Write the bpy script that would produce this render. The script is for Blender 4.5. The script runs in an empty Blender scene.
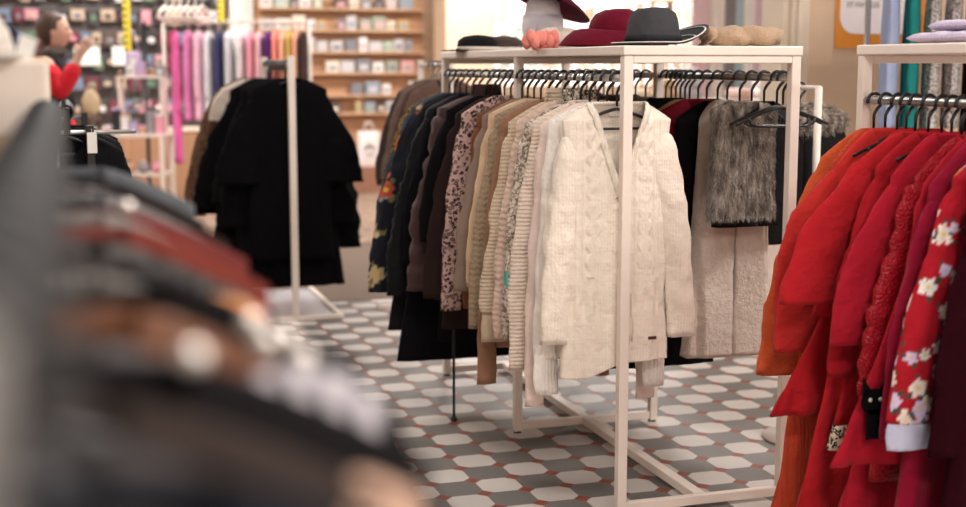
import bpy, bmesh, math, random
from mathutils import Vector, noise, Matrix
sc = bpy.context.scene
C = sc.collection
rnd = random.Random(11)
PI = math.pi
sin, cos = math.sin, math.cos

# ---------------------------------------------------------------- materials
def srgb(r, g, b):
    f = lambda c: (c/255/12.92) if c/255 <= .04045 else ((c/255+.055)/1.055)**2.4
    return (f(r), f(g), f(b), 1)

class NT:
    def __init__(s, name):
        s.m = bpy.data.materials.new(name); s.m.use_nodes = True
        s.t = s.m.node_tree; s.n = s.t.nodes; s.l = s.t.links
        s.b = s.n['Principled BSDF']
    def add(s, typ, **kw):
        n = s.n.new(typ)
        for k, v in kw.items():
            if k.startswith('_'):
                key = k[1:]; key = int(key) if key.isdigit() else key
                n.inputs[key].default_value = v
            else: setattr(n, k, v)
        return n
    def link(s, a, b): s.l.new(a, b)
    def math(s, op, a, b=None, c=None):
        n = s.n.new('ShaderNodeMath'); n.operation = op
        for i, v in enumerate((a, b, c)):
            if v is None: continue
            if isinstance(v, (int, float)): n.inputs[i].default_value = v
            else: s.l.new(v, n.inputs[i])
        return n.outputs[0]
    def mix(s, fac, a, b):
        n = s.n.new('ShaderNodeMix'); n.data_type = 'RGBA'
        for i, v in ((0, fac), (6, a), (7, b)):
            if isinstance(v, (int, float, tuple)): n.inputs[i].default_value = v
            else: s.l.new(v, n.inputs[i])
        return n.outputs[2]
    def bump(s, h, strength=.4, dist=.002, prev=None):
        n = s.add('ShaderNodeBump'); n.inputs['Strength'].default_value = strength; n.inputs['Distance'].default_value = dist
        s.link(h, n.inputs['Height'])
        if prev is not None: s.link(prev, n.inputs['Normal'])
        return n.outputs['Normal']

MATS = {}
def plain(name, col, rough=.5, metal=0, spec=.5, emit=None):
    if name in MATS: return MATS[name]
    t = NT(name)
    tc = t.add('ShaderNodeTexCoord')
    nz = t.add('ShaderNodeTexNoise', _Scale=9.0, _Detail=4.0); t.link(tc.outputs['Object'], nz.inputs['Vector'])
    k = tuple(c*.9 for c in col[:3])+(1,); k2 = tuple(min(1, c*1.08) for c in col[:3])+(1,)
    t.link(t.mix(nz.outputs['Fac'], k, k2), t.b.inputs['Base Color'])
    t.b.inputs['Roughness'].default_value = rough; t.b.inputs['Metallic'].default_value = metal
    t.b.inputs['Specular IOR Level'].default_value = spec
    if emit:
        t.b.inputs['Emission Color'].default_value = emit[0]; t.b.inputs['Emission Strength'].default_value = emit[1]
    MATS[name] = t.m
    return t.m

def cloth(name, col, kind='weave', rough=.88, col2=None, sheen=.15, vary=.12):
    """woven / knitted / napped cloth, object space in metres"""
    if name in MATS: return MATS[name]
    t = NT(name); b = t.b
    tc = t.add('ShaderNodeTexCoord'); O = tc.outputs['Object']
    n1 = t.add('ShaderNodeTexNoise', _Scale=7.0, _Detail=5.0, _Roughness=.6); t.link(O, n1.inputs['Vector'])
    lo = tuple(c*(1-vary) for c in col[:3])+(1,); hi = tuple(min(1, c*(1+vary)) for c in col[:3])+(1,)
    c = t.mix(n1.outputs['Fac'], lo, hi)
    wr = t.add('ShaderNodeTexNoise', _Scale=16.0, _Detail=3.0, _Roughness=.55); t.link(O, wr.inputs['Vector'])
    nb = t.bump(wr.outputs['Fac'], .65, .018)
    if kind in ('knit', 'rib', 'chunky', 'lace'):
        sx, sz = {'knit': (200, 170), 'rib': (150, 90), 'chunky': (95, 150), 'lace': (115, 95)}[kind]
        sep = t.add('ShaderNodeSeparateXYZ'); t.link(O, sep.inputs[0])
        xx = t.math('ADD', sep.outputs[0], t.math('MULTIPLY', sep.outputs[1], .8))
        a = t.math('SINE', t.math('MULTIPLY', xx, sx*6.283/2))
        wob = t.math('MULTIPLY', n1.outputs['Fac'], 3.0)
        if kind == 'rib':
            h = a
        else:
            z = t.math('SINE', t.math('ADD', t.math('MULTIPLY', sep.outputs[2], sz*6.283/2), t.math('ADD', t.math('MULTIPLY', a, {'chunky': .15, 'lace': .9, 'knit': .35}[kind]), t.math('MULTIPLY', wob, 2.0 if kind == 'lace' else .7))))
            h = t.math('ADD', t.math('MULTIPLY', a, 1.0 if kind == 'knit' else .6), t.math('MULTIPLY', z, .35 if kind == 'knit' else 1.0))
        h = t.math('MULTIPLY', h, .5)
        nb = t.bump(h, {'knit': .2, 'rib': .5, 'chunky': .5, 'lace': .5}[kind], .004 if kind != 'knit' else .002, nb)
        if col2:
            c = t.mix(t.math('GREATER_THAN', h, .35), c, col2)
    elif kind == 'weave':
        fn = t.add('ShaderNodeTexNoise', _Scale=420.0, _Detail=2.0); t.link(O, fn.inputs['Vector'])
        nb = t.bump(fn.outputs['Fac'], .25, .001, nb)
    elif kind == 'tweed':
        fn = t.add('ShaderNodeTexNoise', _Scale=95.0, _Detail=3.0, _Roughness=.7); t.link(O, fn.inputs['Vector'])
        r = t.add('ShaderNodeValToRGB'); r.color_ramp.elements[0].position = .44; r.color_ramp.elements[1].position = .56
        t.link(fn.outputs['Fac'], r.inputs['Fac'])
        c = t.mix(r.outputs['Color'], c, col2 or hi)
        nb = t.bump(fn.outputs['Fac'], .4, .002, nb)
    elif kind == 'leopard':
        vo = t.add('ShaderNodeTexVoronoi', _Scale=72.0); vo.inputs['Randomness'].default_value = .85
        wn = t.add('ShaderNodeTexNoise', _Scale=45.0); t.link(O, wn.inputs['Vector'])
        vm = t.add('ShaderNodeVectorMath', operation='MULTIPLY_ADD'); t.link(wn.outputs['Color'], vm.inputs[0]); vm.inputs[1].default_value = (.012,)*3; t.link(O, vm.inputs[2])
        t.link(vm.outputs[0], vo.inputs['Vector'])
        d = vo.outputs['Distance']
        gap = t.math('GREATER_THAN', wn.outputs['Fac'], .40)
        ring = t.math('MULTIPLY', t.math('MULTIPLY', t.math('GREATER_THAN', d, .20), t.math('LESS_THAN', d, .50)), gap)
        c = t.mix(ring, c, col2 or (0.01, .008, .008, 1))
    elif kind == 'floral':     # colours carried by the mesh (printed cloth)
        at = t.add('ShaderNodeVertexColor', layer_name='Print'); c = at.outputs['Color']
        fn = t.add('ShaderNodeTexNoise', _Scale=420.0); t.link(O, fn.inputs['Vector']); nb = t.bump(fn.outputs['Fac'], .2, .001, nb)
    elif kind == 'stripe':
        sep = t.add('ShaderNodeSeparateXYZ'); t.link(O, sep.inputs[0])
        s = t.math('GREATER_THAN', t.math('SINE', t.math('MULTIPLY', sep.outputs[0], 300)), .15)
        c = t.mix(s, c, col2)
    elif kind == 'check':
        ck = t.add('ShaderNodeTexChecker', _Scale=28.0); t.link(O, ck.inputs['Vector']); c = t.mix(ck.outputs['Fac'], c, col2)
    elif kind == 'sequin':
        vo = t.add('ShaderNodeTexVoronoi', _Scale=160.0); t.link(O, vo.inputs['Vector'])
        nb = t.bump(vo.outputs['Distance'], .9, .004, nb); rough = .28
    elif kind == 'plush':
        fn = t.add('ShaderNodeTexNoise', _Scale=42.0, _Detail=6.0, _Roughness=.72); t.link(O, fn.inputs['Vector'])
        nb = t.bump(fn.outputs['Fac'], 1.0, .014, nb)
        c = t.mix(fn.outputs['Fac'], lo, hi)
    elif kind == 'pelt':       # streaky two-tone animal fur
        mp = t.add('ShaderNodeMapping'); mp.inputs['Scale'].default_value = (1, 1, .35); t.link(O, mp.inputs['Vector'])
        fn = t.add('ShaderNodeTexNoise', _Scale=48.0, _Detail=6.0, _Roughness=.75); t.link(mp.outputs[0], fn.inputs['Vector'])
        r = t.add('ShaderNodeValToRGB'); r.color_ramp.elements[0].position = .36; r.color_ramp.elements[1].position = .64
        t.link(fn.outputs['Fac'], r.inputs['Fac']); c = t.mix(r.outputs['Color'], col, col2)
    elif kind in ('leather', 'nylon'):
        fn = t.add('ShaderNodeTexNoise', _Scale=60.0, _Detail=6.0); t.link(O, fn.inputs['Vector'])
        nb = t.bump(fn.outputs['Fac'], .25, .003, nb)
    t.link(c, b.inputs['Base Color']); t.link(nb, b.inputs['Normal'])
    b.inputs['Roughness'].default_value = rough
    b.inputs['Specular IOR Level'].default_value = min(.25, .05+max(col[:3])*.6)
    lum = max(col[:3]); sheen = sheen*min(1, lum*1.2)**1.5
    b.inputs['Sheen Weight'].default_value = sheen; b.inputs['Sheen Roughness'].default_value = .5
    if kind == 'leather': b.inputs['Roughness'].default_value = .42; b.inputs['Sheen Weight'].default_value = 0
    if kind == 'nylon': b.inputs['Roughness'].default_value = .5; b.inputs['Sheen Weight'].default_value = .05
    MATS[name] = t.m
    return t.m

def tile_floor(name='octagon_tiles', white=((180, 172, 166), (206, 198, 190)), grey=((98, 94, 91), (120, 115, 111))):
    t = NT(name); b = t.b
    T, tx, ty = .1479, 1.379, 4.2294
    ge = t.add('ShaderNodeTexCoord'); sep = t.add('ShaderNodeSeparateXYZ'); t.link(ge.outputs['Object'], sep.inputs[0])
    u = t.math('DIVIDE', t.math('SUBTRACT', sep.outputs[0], tx), T); v = t.math('DIVIDE', t.math('SUBTRACT', sep.outputs[1], ty), T)
    iu = t.math('FLOOR', t.math('ADD', u, .5)); iv = t.math('FLOOR', t.math('ADD', v, .5))
    fu = t.math('ABSOLUTE', t.math('SUBTRACT', u, iu)); fv = t.math('ABSOLUTE', t.math('SUBTRACT', v, iv))
    par = t.math('FLOORED_MODULO', t.math('ADD', iu, iv), 2.0)
    whit = t.math('LESS_THAN', par, .5)
    s = t.math('ADD', fu, fv)
    dot = t.math('GREATER_THAN', s, .785)
    mx = t.math('MAXIMUM', fu, fv)
    grout = t.math('MAXIMUM', t.math('GREATER_THAN', mx, .487), t.math('LESS_THAN', t.math('ABSOLUTE', t.math('SUBTRACT', s, .785)), .014))
    grout = t.math('MULTIPLY', grout, t.math('LESS_THAN', s, .80))
    cell = t.add('ShaderNodeCombineXYZ'); t.link(iu, cell.inputs[0]); t.link(iv, cell.inputs[1])
    wn = t.add('ShaderNodeTexWhiteNoise'); t.link(cell.outputs[0], wn.inputs['Vector'])
    nz = t.add('ShaderNodeTexNoise', _Scale=5.0, _Detail=5.0); t.link(ge.outputs['Object'], nz.inputs['Vector'])
    k = t.math('ADD', t.math('MULTIPLY', wn.outputs['Value'], .5), t.math('MULTIPLY', nz.outputs['Fac'], .5))
    cw = t.mix(k, srgb(*white[0]), srgb(*white[1]))
    cg = t.mix(k, srgb(*grey[0]), srgb(*grey[1]))
    c = t.mix(whit, cg, cw)
    c = t.mix(dot, c, t.mix(k, srgb(112, 52, 40), srgb(150, 78, 56)))
    c = t.mix(grout, c, srgb(120, 106, 98))
    t.link(c, b.inputs['Base Color'])
    b.inputs['Roughness'].default_value = .5
    b.inputs['Specular IOR Level'].default_value = .4
    t.link(t.bump(t.math('SUBTRACT', 1.0, grout), .3, .001), b.inputs['Normal'])
    return t.m

# ---------------------------------------------------------------- mesh helpers
class MB:
    def __init__(s): s.v = []; s.f = []; s.mi = []; s.c = None
    def face(s, *i, m=0): s.f.append(tuple(i)); s.mi.append(m)
    def box(s, x0, x1, y0, y1, z0, z1, m=0, M=None):
        n = len(s.v)
        p = [(x, y, z) for z in (z0, z1) for y in (y0, y1) for x in (x0, x1)]
        s.v += [tuple(M @ Vector(q)) for q in p] if M else p
        for q in ((0, 2, 3, 1), (4, 5, 7, 6), (0, 1, 5, 4), (2, 6, 7, 3), (0, 4, 6, 2), (1, 3, 7, 5)): s.face(*[n+i for i in q], m=m)
        return s
    def tube(s, pts, r, k=10, ry=None, up=None, m=0, cap=True, closed=False):
        """swept (optionally flattened) tube; r may be a list"""
        pts = [Vector(p) for p in pts]; N = len(pts); n0 = len(s.v)
        prev = None
        for i, p in enumerate(pts):
            a = pts[(i+1) % N] if (closed or i < N-1) else pts[i]; bb = pts[i-1] if (closed or i > 0) else pts[i]
            t = (a-bb).normalized()
            if up is not None: side = t.cross(Vector(up))
            elif prev is None: side = t.cross(Vector((0, 0, 1)) if abs(t.z) < .9 else Vector((0, 1, 0)))
            else: side = prev - t*prev.dot(t)
            if side.length < 1e-6: side = t.orthogonal()
            side.normalize(); prev = side
            w = t.cross(side).normalized()
            ra = r[i] if isinstance(r, (list, tuple)) else r
            rb = (ry[i] if isinstance(ry, (list, tuple)) else ry) if ry is not None else ra
            for j in range(k):
                th = 2*PI*j/k
                s.v.append(tuple(p + side*ra*cos(th) + w*rb*sin(th)))
        for i in range(N if closed else N-1):
            for j in range(k):
                a = n0+i*k+j; b = n0+i*k+(j+1) % k; i2 = (i+1) % N
                s.face(a, b, n0+i2*k+(j+1) % k, n0+i2*k+j, m=m)
        if cap and not closed:
            s.face(*[n0+j for j in range(k)][::-1], m=m); s.face(*[n0+(N-1)*k+j for j in range(k)], m=m)
        return s
    def lathe(s, prof, k=40, c=(0, 0, 0), fn=None, m=0):
        n0 = len(s.v)
        for (r, z) in prof:
            for j in range(k):
                th = 2*PI*j/k
                p = (r*cos(th), r*sin(th), z)
                if fn: p = fn(p, th, r)
                s.v.append((p[0]+c[0], p[1]+c[1], p[2]+c[2]))
        for i in range(len(prof)-1):
            for j in range(k):
                s.face(n0+i*k+j, n0+i*k+(j+1) % k, n0+(i+1)*k+(j+1) % k, n0+(i+1)*k+j, m=m)
        if prof[0][0] > 1e-5 : pass
        return s
    def ball(s, c, rx, ry, rz, k=14, rows=9, m=0, fn=None):
        n0 = len(s.v)
        for i in range(rows+1):
            ph = PI*i/rows
            for j in range(k):
                th = 2*PI*j/k
                p = Vector((rx*sin(ph)*cos(th), ry*sin(ph)*sin(th), rz*cos(ph)))
                if fn: p = fn(p)
                s.v.append((c[0]+p.x, c[1]+p.y, c[2]+p.z))
        for i in range(rows):
            for j in range(k):
                s.face(n0+i*k+j, n0+(i+1)*k+j, n0+(i+1)*k+(j+1) % k, n0+i*k+(j+1) % k, m=m)
        return s
    def build(s, name, mat, parent=None, smooth=True, bevel=0, solid=0, sub=0):
        me = bpy.data.meshes.new(name); me.from_pydata(s.v, [], s.f); 
        mats = mat if isinstance(mat, (list, tuple)) else [mat]
        for x in mats: me.materials.append(x)
        if len(mats) > 1: me.polygons.foreach_set('material_index', s.mi)
        if smooth: me.polygons.foreach_set('use_smooth', [True]*len(me.polygons))
        if s.c is not None:
            ca = me.color_attributes.new('Print', 'FLOAT_COLOR', 'POINT')
            ca.data.foreach_set('color', [x for q in s.c for x in q])
        me.update(); me.validate()
        o = bpy.data.objects.new(name, me); C.objects.link(o)
        if parent: o.parent = parent
        if solid:
            md = o.modifiers.new('Solidify', 'SOLIDIFY'); md.thickness = solid; md.offset = -1
        if bevel:
            md = o.modifiers.new('Bevel', 'BEVEL'); md.width = bevel; md.segments = 2; md.limit_method = 'ANGLE'
        if sub:
            md = o.modifiers.new('Subdivision', 'SUBSURF'); md.levels = sub; md.render_levels = sub
        return o

def box_part(name, mat, parent, x0, x1, y0, y1, z0, z1, bevel=.004):
    return MB().box(x0, x1, y0, y1, z0, z1).build(name, mat, parent, smooth=False, bevel=bevel)

def tag(o, label, cat, group=None):
    o['label'] = label; o['category'] = cat
    if group: o['group'] = group
    return o
def thing(name, label, cat, loc=(0, 0, 0), rz=0, group=None):
    o = bpy.data.objects.new(name, None); C.objects.link(o); o.empty_display_size = .1
    o.location = loc; o.rotation_euler = (0, 0, rz)
    return tag(o, label, cat, group)
def struct(o): o['kind'] = 'structure'; return o

# ---------------------------------------------------------------- palette
M_white = plain('white_painted_metal', srgb(232, 218, 206), .42)
M_rail = plain('chromed_rail', srgb(205, 203, 200), .28, .85)
M_black = plain('black_plastic', srgb(24, 23, 24), .38)
M_hook = plain('dark_hook_metal', srgb(34, 33, 35), .3, .6)
M_wood = plain('light_wood', srgb(186, 146, 108), .6)
M_label = plain('woven_label_white', srgb(235, 232, 225), .8)
M_teal = plain('teal_card', srgb(70, 165, 160), .7)
M_btn = plain('dark_button', srgb(40, 32, 28), .35)
M_pearl = plain('pearl_button', srgb(230, 220, 205), .25)
M_fur_grey = cloth('grey_fur', srgb(84, 74, 68), 'pelt', col2=srgb(206, 194, 182), rough=.95)
M_fur_cream = cloth('cream_fur', srgb(226, 210, 196), 'plush', rough=.95)
M_fur_tan = plain('tan_fur', srgb(160, 125, 90), .95, spec=.15)

# ---------------------------------------------------------------- hangers
_hm = {}
def hanger(x, y, zb, rot, short, where, style='black', wid=1.0):
    mats = {'black': (M_black, M_black), 'white': (M_white, M_white), 'grey': (plain('grey_plastic', srgb(66, 64, 66), .4), plain('dark_zinc_hook', srgb(30, 29, 30), .5))}[style]
    root = thing('clothes_hanger', f"{style} hanger {short}", 'hanger', (x, y, zb), rot, f"{style} hangers {where}")
    if style not in _hm:
        R_ = .0234
        p = [(R_*cos(math.radians(a)), 0, -.0035+R_*sin(math.radians(a))) for a in range(195, -75, -15)]
        p += [(.006, 0, -.032), (0, 0, -.044), (0, 0, -.088)]
        h = MB().tube(p, [.0054]*(len(p)-2)+[.0046, .0038], 8, up=(0, 1, 0)).build('hook', mats[1], root)
        b = MB(); n = 22; pts = []
        for i in range(n+1):
            u = i/n*2-1
            pts.append((u*.170, 0, -.092-.056*abs(u)**1.35 - .004))
        b.tube(pts, [.0052]*len(pts), 8, ry=[.0030+.0015*(1-abs(i/n*2-1)) for i in range(n+1)], up=(0, 1, 0))
        a = b.build('shoulder_bar', mats[0], root)
        q = [(-.122, 0, -.128), (-.115, 0, -.150), (-.09, 0, -.158), (.09, 0, -.158), (.115, 0, -.150), (.122, 0, -.128)]
        t = MB().tube(q, .0042, 8, up=(0, 1, 0)).build('trouser_bar', mats[0], root)
        _hm[style] = (h, a, t)
        a.scale.x = t.scale.x = wid
    else:
        for s in _hm[style]:
            c = s.copy(); C.objects.link(c); c.parent = root
            c.scale.x = 1 if s.name.startswith('hook') else wid
    return root

# ---------------------------------------------------------------- garments
def nz(x, y, z=0): return noise.noise(Vector((x, y, z)))

def fur(parent, src, mat, n, length, width=.0022, seed=1, droop=.5, name='fur_pile'):
    """thousands of tapered strands standing on a mesh's outer faces"""
    r = random.Random(seed); me = src.data
    polys = [p for p in me.polygons]
    cum = []; tot = 0
    for p in polys: tot += p.area; cum.append(tot)
    import bisect
    b = MB()
    for _ in range(n):
        p = polys[min(len(polys)-1, bisect.bisect(cum, r.random()*tot))]
        vs = [me.vertices[i].co for i in p.vertices]
        w = [r.random() for _ in vs]; sm = sum(w)
        co = sum((v*k for v, k in zip(vs, w)), Vector())/sm
        nn = p.normal.copy()
        L = length*(.6+.7*r.random())
        cl = Vector((nz(co.x*22, co.z*22, seed), nz(co.x*22+40, co.z*22, seed)*.6, nz(co.z*22+9, co.x*22, seed)))*.9
        d = (nn + Vector((0, 0, -droop)) + cl + Vector((r.uniform(-.3, .3), r.uniform(-.3, .3), r.uniform(-.3, .3)))).normalized()
        d2 = (d + Vector((0, 0, -droop*.8))).normalized()
        s = d.cross(Vector((r.uniform(-1, 1), r.uniform(-1, 1), r.uniform(-1, 1)))).normalized()*width
        i = len(b.v); m1 = co + d*L*.5; tip = m1 + d2*L*.5
        b.v += [tuple(co-s), tuple(co+s), tuple(m1+s*.7), tuple(m1-s*.7), tuple(tip)]
        b.face(i, i+1, i+2, i+3); b.face(i+3, i+2, i+4)
    o = b.build(name, mat, parent); o['kind'] = 'stuff'
    return o

def garment(name, label, cat, x, y, mat, zb=1.40, rot=0, slot=.07, L=.75, ws=.2, wc=.21, wh=.22, d=.024,
            neck='round', vd=.08, gopen=0, sl=.55, spread=.07, sa=.052, sb=.021, se=.72, amp=.007, seed=0,
            thick=.004, cuff=None, hem=None, trim=None, buttons=0, bmat=None, quilt=0, group=None, hang=None,
            where='', dx=0, colfn=None, slmat=None, nu=60, nv=34, shape=None, hstyle='black', hemfn=None, slr=None,
            wn=.066, collar=None, disp=None, sleeves=(-1, 1), slope=None, parts=None, flare=0, rs=1.0, sraise=0):
    root = thing(name, label, cat, (x, y, zb), rot, group)
    q_ = random.Random(seed*13+1)
    if slope is None: slope = .058+q_.uniform(-.006, .016)
    zn = -.076-q_.uniform(0, .010); zs = zn-slope
    lim = slot/2-.0015
    cl = lambda v: max(-lim, min(lim, v))
    K = 7
    rows = []
    vz = zn-vd
    for k in range(K+1):
        t = k/K
        rows.append((zn+(zs-zn)*t**1.25, wn+(ws-wn)*t, max(.0135, d*(.42+.58*t)), 0))
    for k in range(1, nv+1):
        t = k/nv
        z = zs+(-L-zs)*t
        if t < .22: w = ws+(wc-ws)*(t/.22)
        else: w = wc+(wh-wc)*((t-.22)/.78)**1.3
        dd = d*(1+.25*min(1, t*3))
        rows.append((z, w, dd, t))
    V = []; cols = []; n = 2.5
    half = nu
    body = MB()
    for (z, w, dd, t) in rows:
        if z > vz:
            q = max(0, (z-vz)/(zn-vz)); g = max(.002, wn*(q if neck == 'v' else q**.45))
            g = max(g, gopen)
        else: g = max(.0015, gopen*(1 + (.5 if gopen else 0)*t))
        g = min(g, w*.97)
        if shape: w, dd = shape(z, w, dd, t)
        if quilt: dd = dd*(.80+.34*abs(sin(PI*z/quilt))**.6); w = w*(.985+.03*abs(sin(PI*z/quilt))**.6)
        for j in range(nu):
            # front opening +g -> right side -> back -> left -> front opening -g
            p0 = math.asin(min(1, (g/w)**(n/2)))
            ph = p0+(2*PI-2*p0)*j/(nu-1)
            s_, c_ = sin(ph), cos(ph)
            X = w*math.copysign(abs(s_)**(2/n), s_); Y = -dd*math.copysign(abs(c_)**(2/n), c_)
            a = amp*(.25+1.3*t)
            f = nz(X*13+seed*7.3, z*1.6+seed, (1 if Y < 0 else 5))*a*1.5 + nz(X*30+seed, z*5, 9 if Y < 0 else 3)*a*.6
            Y += f*(1 if abs(X) < w*.93 else .4)
            X += nz(z*4+seed*3, 2, seed)*a*.9*(1 if abs(X) > .03 else .2) + flare*t*X
            if disp: Y += disp(X, Y, z, t)
            Z = z
            if hemfn: Z += hemfn(X, Y, t)
            body.v.append((X+dx, cl(Y), Z))
            if colfn: cols.append(colfn(X, Z, 1 if Y < 0 else -1))
    nr = len(rows)
    hr = nr
    hb = None
    if hem: hb = max(2, int(nv*hem[1]/abs(L+zs)+.5)); hr = nr-hb
    for i in range(hr-1):
        for j in range(nu-1):
            a = i*nu+j; body.face(a, a+nu, a+nu+1, a+1)
    if colfn: body.c = cols
    allv = list(body.v)
    bo = body.build('body', mat, root, solid=thick)
    if hem:
        h = MB(); h.v = allv[(hr-1)*nu:]
        for i in range(nr-hr):
            for j in range(nu-1):
                a = i*nu+j; h.face(a, a+nu, a+nu+1, a+1)
        if colfn: h.c = cols[(hr-1)*nu:]
        h.build('hem_band', hem[0], root, solid=thick*1.3)
    # neckline trim / front band follow the opening
    vi = max(i for i, r in enumerate(rows) if r[0] >= vz-.01)
    if gopen or neck == 'open': vi = nr-1
    if trim:
        tm, tr = trim
        path = [allv[i*nu+nu-1] for i in range(vi, 0, -1)] + [allv[j] for j in range(nu-1, -1, -2)] + [allv[i*nu] for i in range(1, vi+1)]
        pp = [path[0]]
        for q in path[1:]:
            if (Vector(q)-Vector(pp[-1])).length > .006: pp.append(q)
        pp = [(q[0], cl(q[1]-.002 if q[1] < 0 else q[1]+.001), q[2]) for q in pp]
        if len(pp) > 3: MB().tube(pp, tr, 8, ry=min(tr*.6, .006)).build('neck_band', tm, root)
    if collar:
        ck, cm = collar
        ring = [Vector(allv[j]) for j in range(0, nu)]
        b = MB()
        if ck == 'fur':
            pr = [(v.x*1.05, cl(v.y*1.6), v.z-.004) for v in ring[::3]]
            b.tube([(min(.5, v[0]), v[1]*.6, v[2]) for v in pr], .026, 10, ry=.02)
            o = b.build('fur_collar', cm, root); fur(root, o, cm, 1500, .022, seed=seed)
        else:
            H = .05 if ck == 'stand' else .034
            for k in range(5):
                t = k/4
                for v in ring:
                    if ck == 'stand': b.v.append((v.x*(1-.12*t), cl(v.y*1.15), v.z-.006+H*t*(1-.3*(v.x/.07)**2*0)))
                    else:    # turned-down shirt collar
                        o2 = 1+.5*t
                        b.v.append((v.x*(1.0+.42*t), cl(v.y*(1.1+.5*t)-.004*t), v.z+.012*sin(PI*t)-.036*t))
            for k in range(4):
                for j in range(nu-1):
                    a = k*nu+j; b.face(a, a+nu, a+nu+1, a+1)
            b.build('collar', cm, root, solid=.004)
    if buttons:
        for k in range(buttons):
            i = min(nr-2, int(vi*.0)+K+2+int((nr-K-5)*(k+.5)/buttons)) if not vd > .2 else min(nr-2, vi_at(rows, vz)+1+int((nr-2-vi_at(rows, vz))*(k+.3)/buttons))
            v = allv[i*nu]
            bb = MB(); bb.lathe([(0, -.0035), (.006, -.003), (.0075, 0), (.006, .0005), (0, .0005)], 14)
            o = bb.build('button', bmat or M_btn, root)
            o.rotation_euler = (-PI/2, 0, 0); o.location = (v[0]+.004, cl(v[1]-.004)-.002, v[2])
    # sleeves
    if sl:
        NR, kk = (90, 60) if colfn else (32, 24)
        for s in sleeves:
            b = MB(); cf = MB(); cc = []
            def sec(t):
                px = ws-1.05*sa+(spread*(rs if s > 0 else 1)+.6*sa)*(1-(1-t)**2); pz = zs-.026+sraise-sl*t
                return px, pz
            nc = int(NR*.90) if cuff else NR
            for i in range(NR+1):
                t = i/NR
                px, pz = sec(t)
                k = se+(1-se)*(1-t)
                k *= (1.18-.18*min(1, t*4))
                if slr: k *= slr(t)
                if t < .12: k *= math.sqrt(max(.02, 1-((.12-t)/.12)**2))
                A, B = sa*k, sb*k*(1 if t > .1 else .8)
                if quilt: q = abs(sin(PI*pz/quilt))**.55; A *= .82+.20*q; B *= .62+.45*q
                if cuff and i >= nc: A *= .88; B *= .9
                tn = Vector((2*(spread+.6*sa)*(1-t), 0, -sl)).normalized()
                sx = Vector((-tn.z, 0, tn.x))
                for j in range(kk):
                    th = 2*PI*j/kk
                    f = 1+.22*nz(cos(th)*1.4+seed*2.1, t*9*sl+seed, sin(th)*1.4+s)+.13*nz(cos(th)*2.6+seed, t*22*sl+.6*cos(th), sin(th)*2.6)
                    p = Vector((px, 0, pz))+sx*A*cos(th)*f
                    Y = B*sin(th)*f + .006*nz(t*4, seed, s)
                    b.v.append((s*p.x+dx, cl(Y), p.z))
                    if colfn: cc.append(colfn(s*p.x*1.0+.31, p.z, 1 if Y < 0 else -1))
            for i in range(nc):
                for j in range(kk):
                    q = [i*kk+j, i*kk+(j+1) % kk, (i+1)*kk+(j+1) % kk, (i+1)*kk+j]
                    b.face(*(q if s < 0 else q[::-1]))
            if colfn: b.c = cc
            if cuff:
                cf.v = b.v[nc*kk:]; b.v = b.v[:(nc+1)*kk]
                if colfn: b.c = cc[:(nc+1)*kk]
                for i in range(NR-nc):
                    for j in range(kk):
                        q = [i*kk+j, i*kk+(j+1) % kk, (i+1)*kk+(j+1) % kk, (i+1)*kk+j]
                        cf.face(*(q if s < 0 else q[::-1]))
            so = b.build('sleeve', slmat or mat, root, solid=thick)
            if cuff: cf.build('cuff', cuff, so, solid=thick*1.2)
    if parts: parts(root, allv, rows, nu, cl)
    if hang is not None:
        hanger(x, y, zb, rot, hang, where, hstyle, min(1, ws/.2)*(.74 if slope > .066 else .94))
    root['_body'] = bo.name
    return root
def vi_at(rows, vz):
    return max(i for i, r in enumerate(rows) if r[0] >= vz)
def body_of(root):
    n = root['_body']; del root['_body']
    return bpy.data.objects[n]

# ================================================================ SETTING
M_tile = tile_floor()
M_wall = plain('warm_wall_paint', srgb(206, 182, 158), .8)
M_dkwall = plain('dark_wall_board', srgb(92, 84, 82), .8)
struct(box_part('floor', M_tile, None, -5, 10.5, -3, 15.3, -.05, 0, 0))
struct(box_part('floor_2', plain('brown_floor_strip', srgb(104, 88, 76), .8, spec=.15), None, -5, 10.5, 7.95, 10.6, .0, .003, 0))
struct(box_part('floor_3', tile_floor('tan_octagon_tiles', ((150, 130, 112), (172, 150, 128)), ((104, 88, 76), (118, 100, 86))), None, -5, 10.5, 10.6, 15.3, .0, .003, 0))
struct(box_part('ceiling', plain('ceiling_white', srgb(170, 164, 158), .9), None, -5, 10.5, -3, 15.3, 3.4, 3.45, 0))
struct(box_part('wall_back', M_wall, None, -5, 10.5, 15.3, 15.4, 0, 3.4, 0))
struct(box_part('wall_left', M_wall, None, -5.1, -5, -3, 15.3, 0, 3.4, 0))
struct(box_part('wall_east', M_wall, None, 10.5, 10.6, -3, 15.3, 0, 3.4, 0))
struct(box_part('wall_front', M_wall, None, -5, 10.5, -3.1, -3, 0, 3.4, 0))
struct(box_part('wall_right', plain('right_wall_paint', srgb(208, 178, 150), .8), None, 3.66, 7.0, 6.25, 6.40, 0, 3.4, 0))
M_trim = plain('cream_trim', srgb(226, 208, 186), .5)
tr = MB().box(3.56, 3.60, 6.20, 6.42, 0, 2.6).box(3.60, 3.70, 6.17, 6.25, 0, 2.6).box(3.625, 3.645, 6.155, 6.17, 0, 2.6)
struct(tr.build('trim_1', M_trim, None, smooth=False, bevel=.006))
struct(box_part('baseboard_right', M_trim, None, 3.70, 7.0, 6.22, 6.25, 0, .1, .004))
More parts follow.
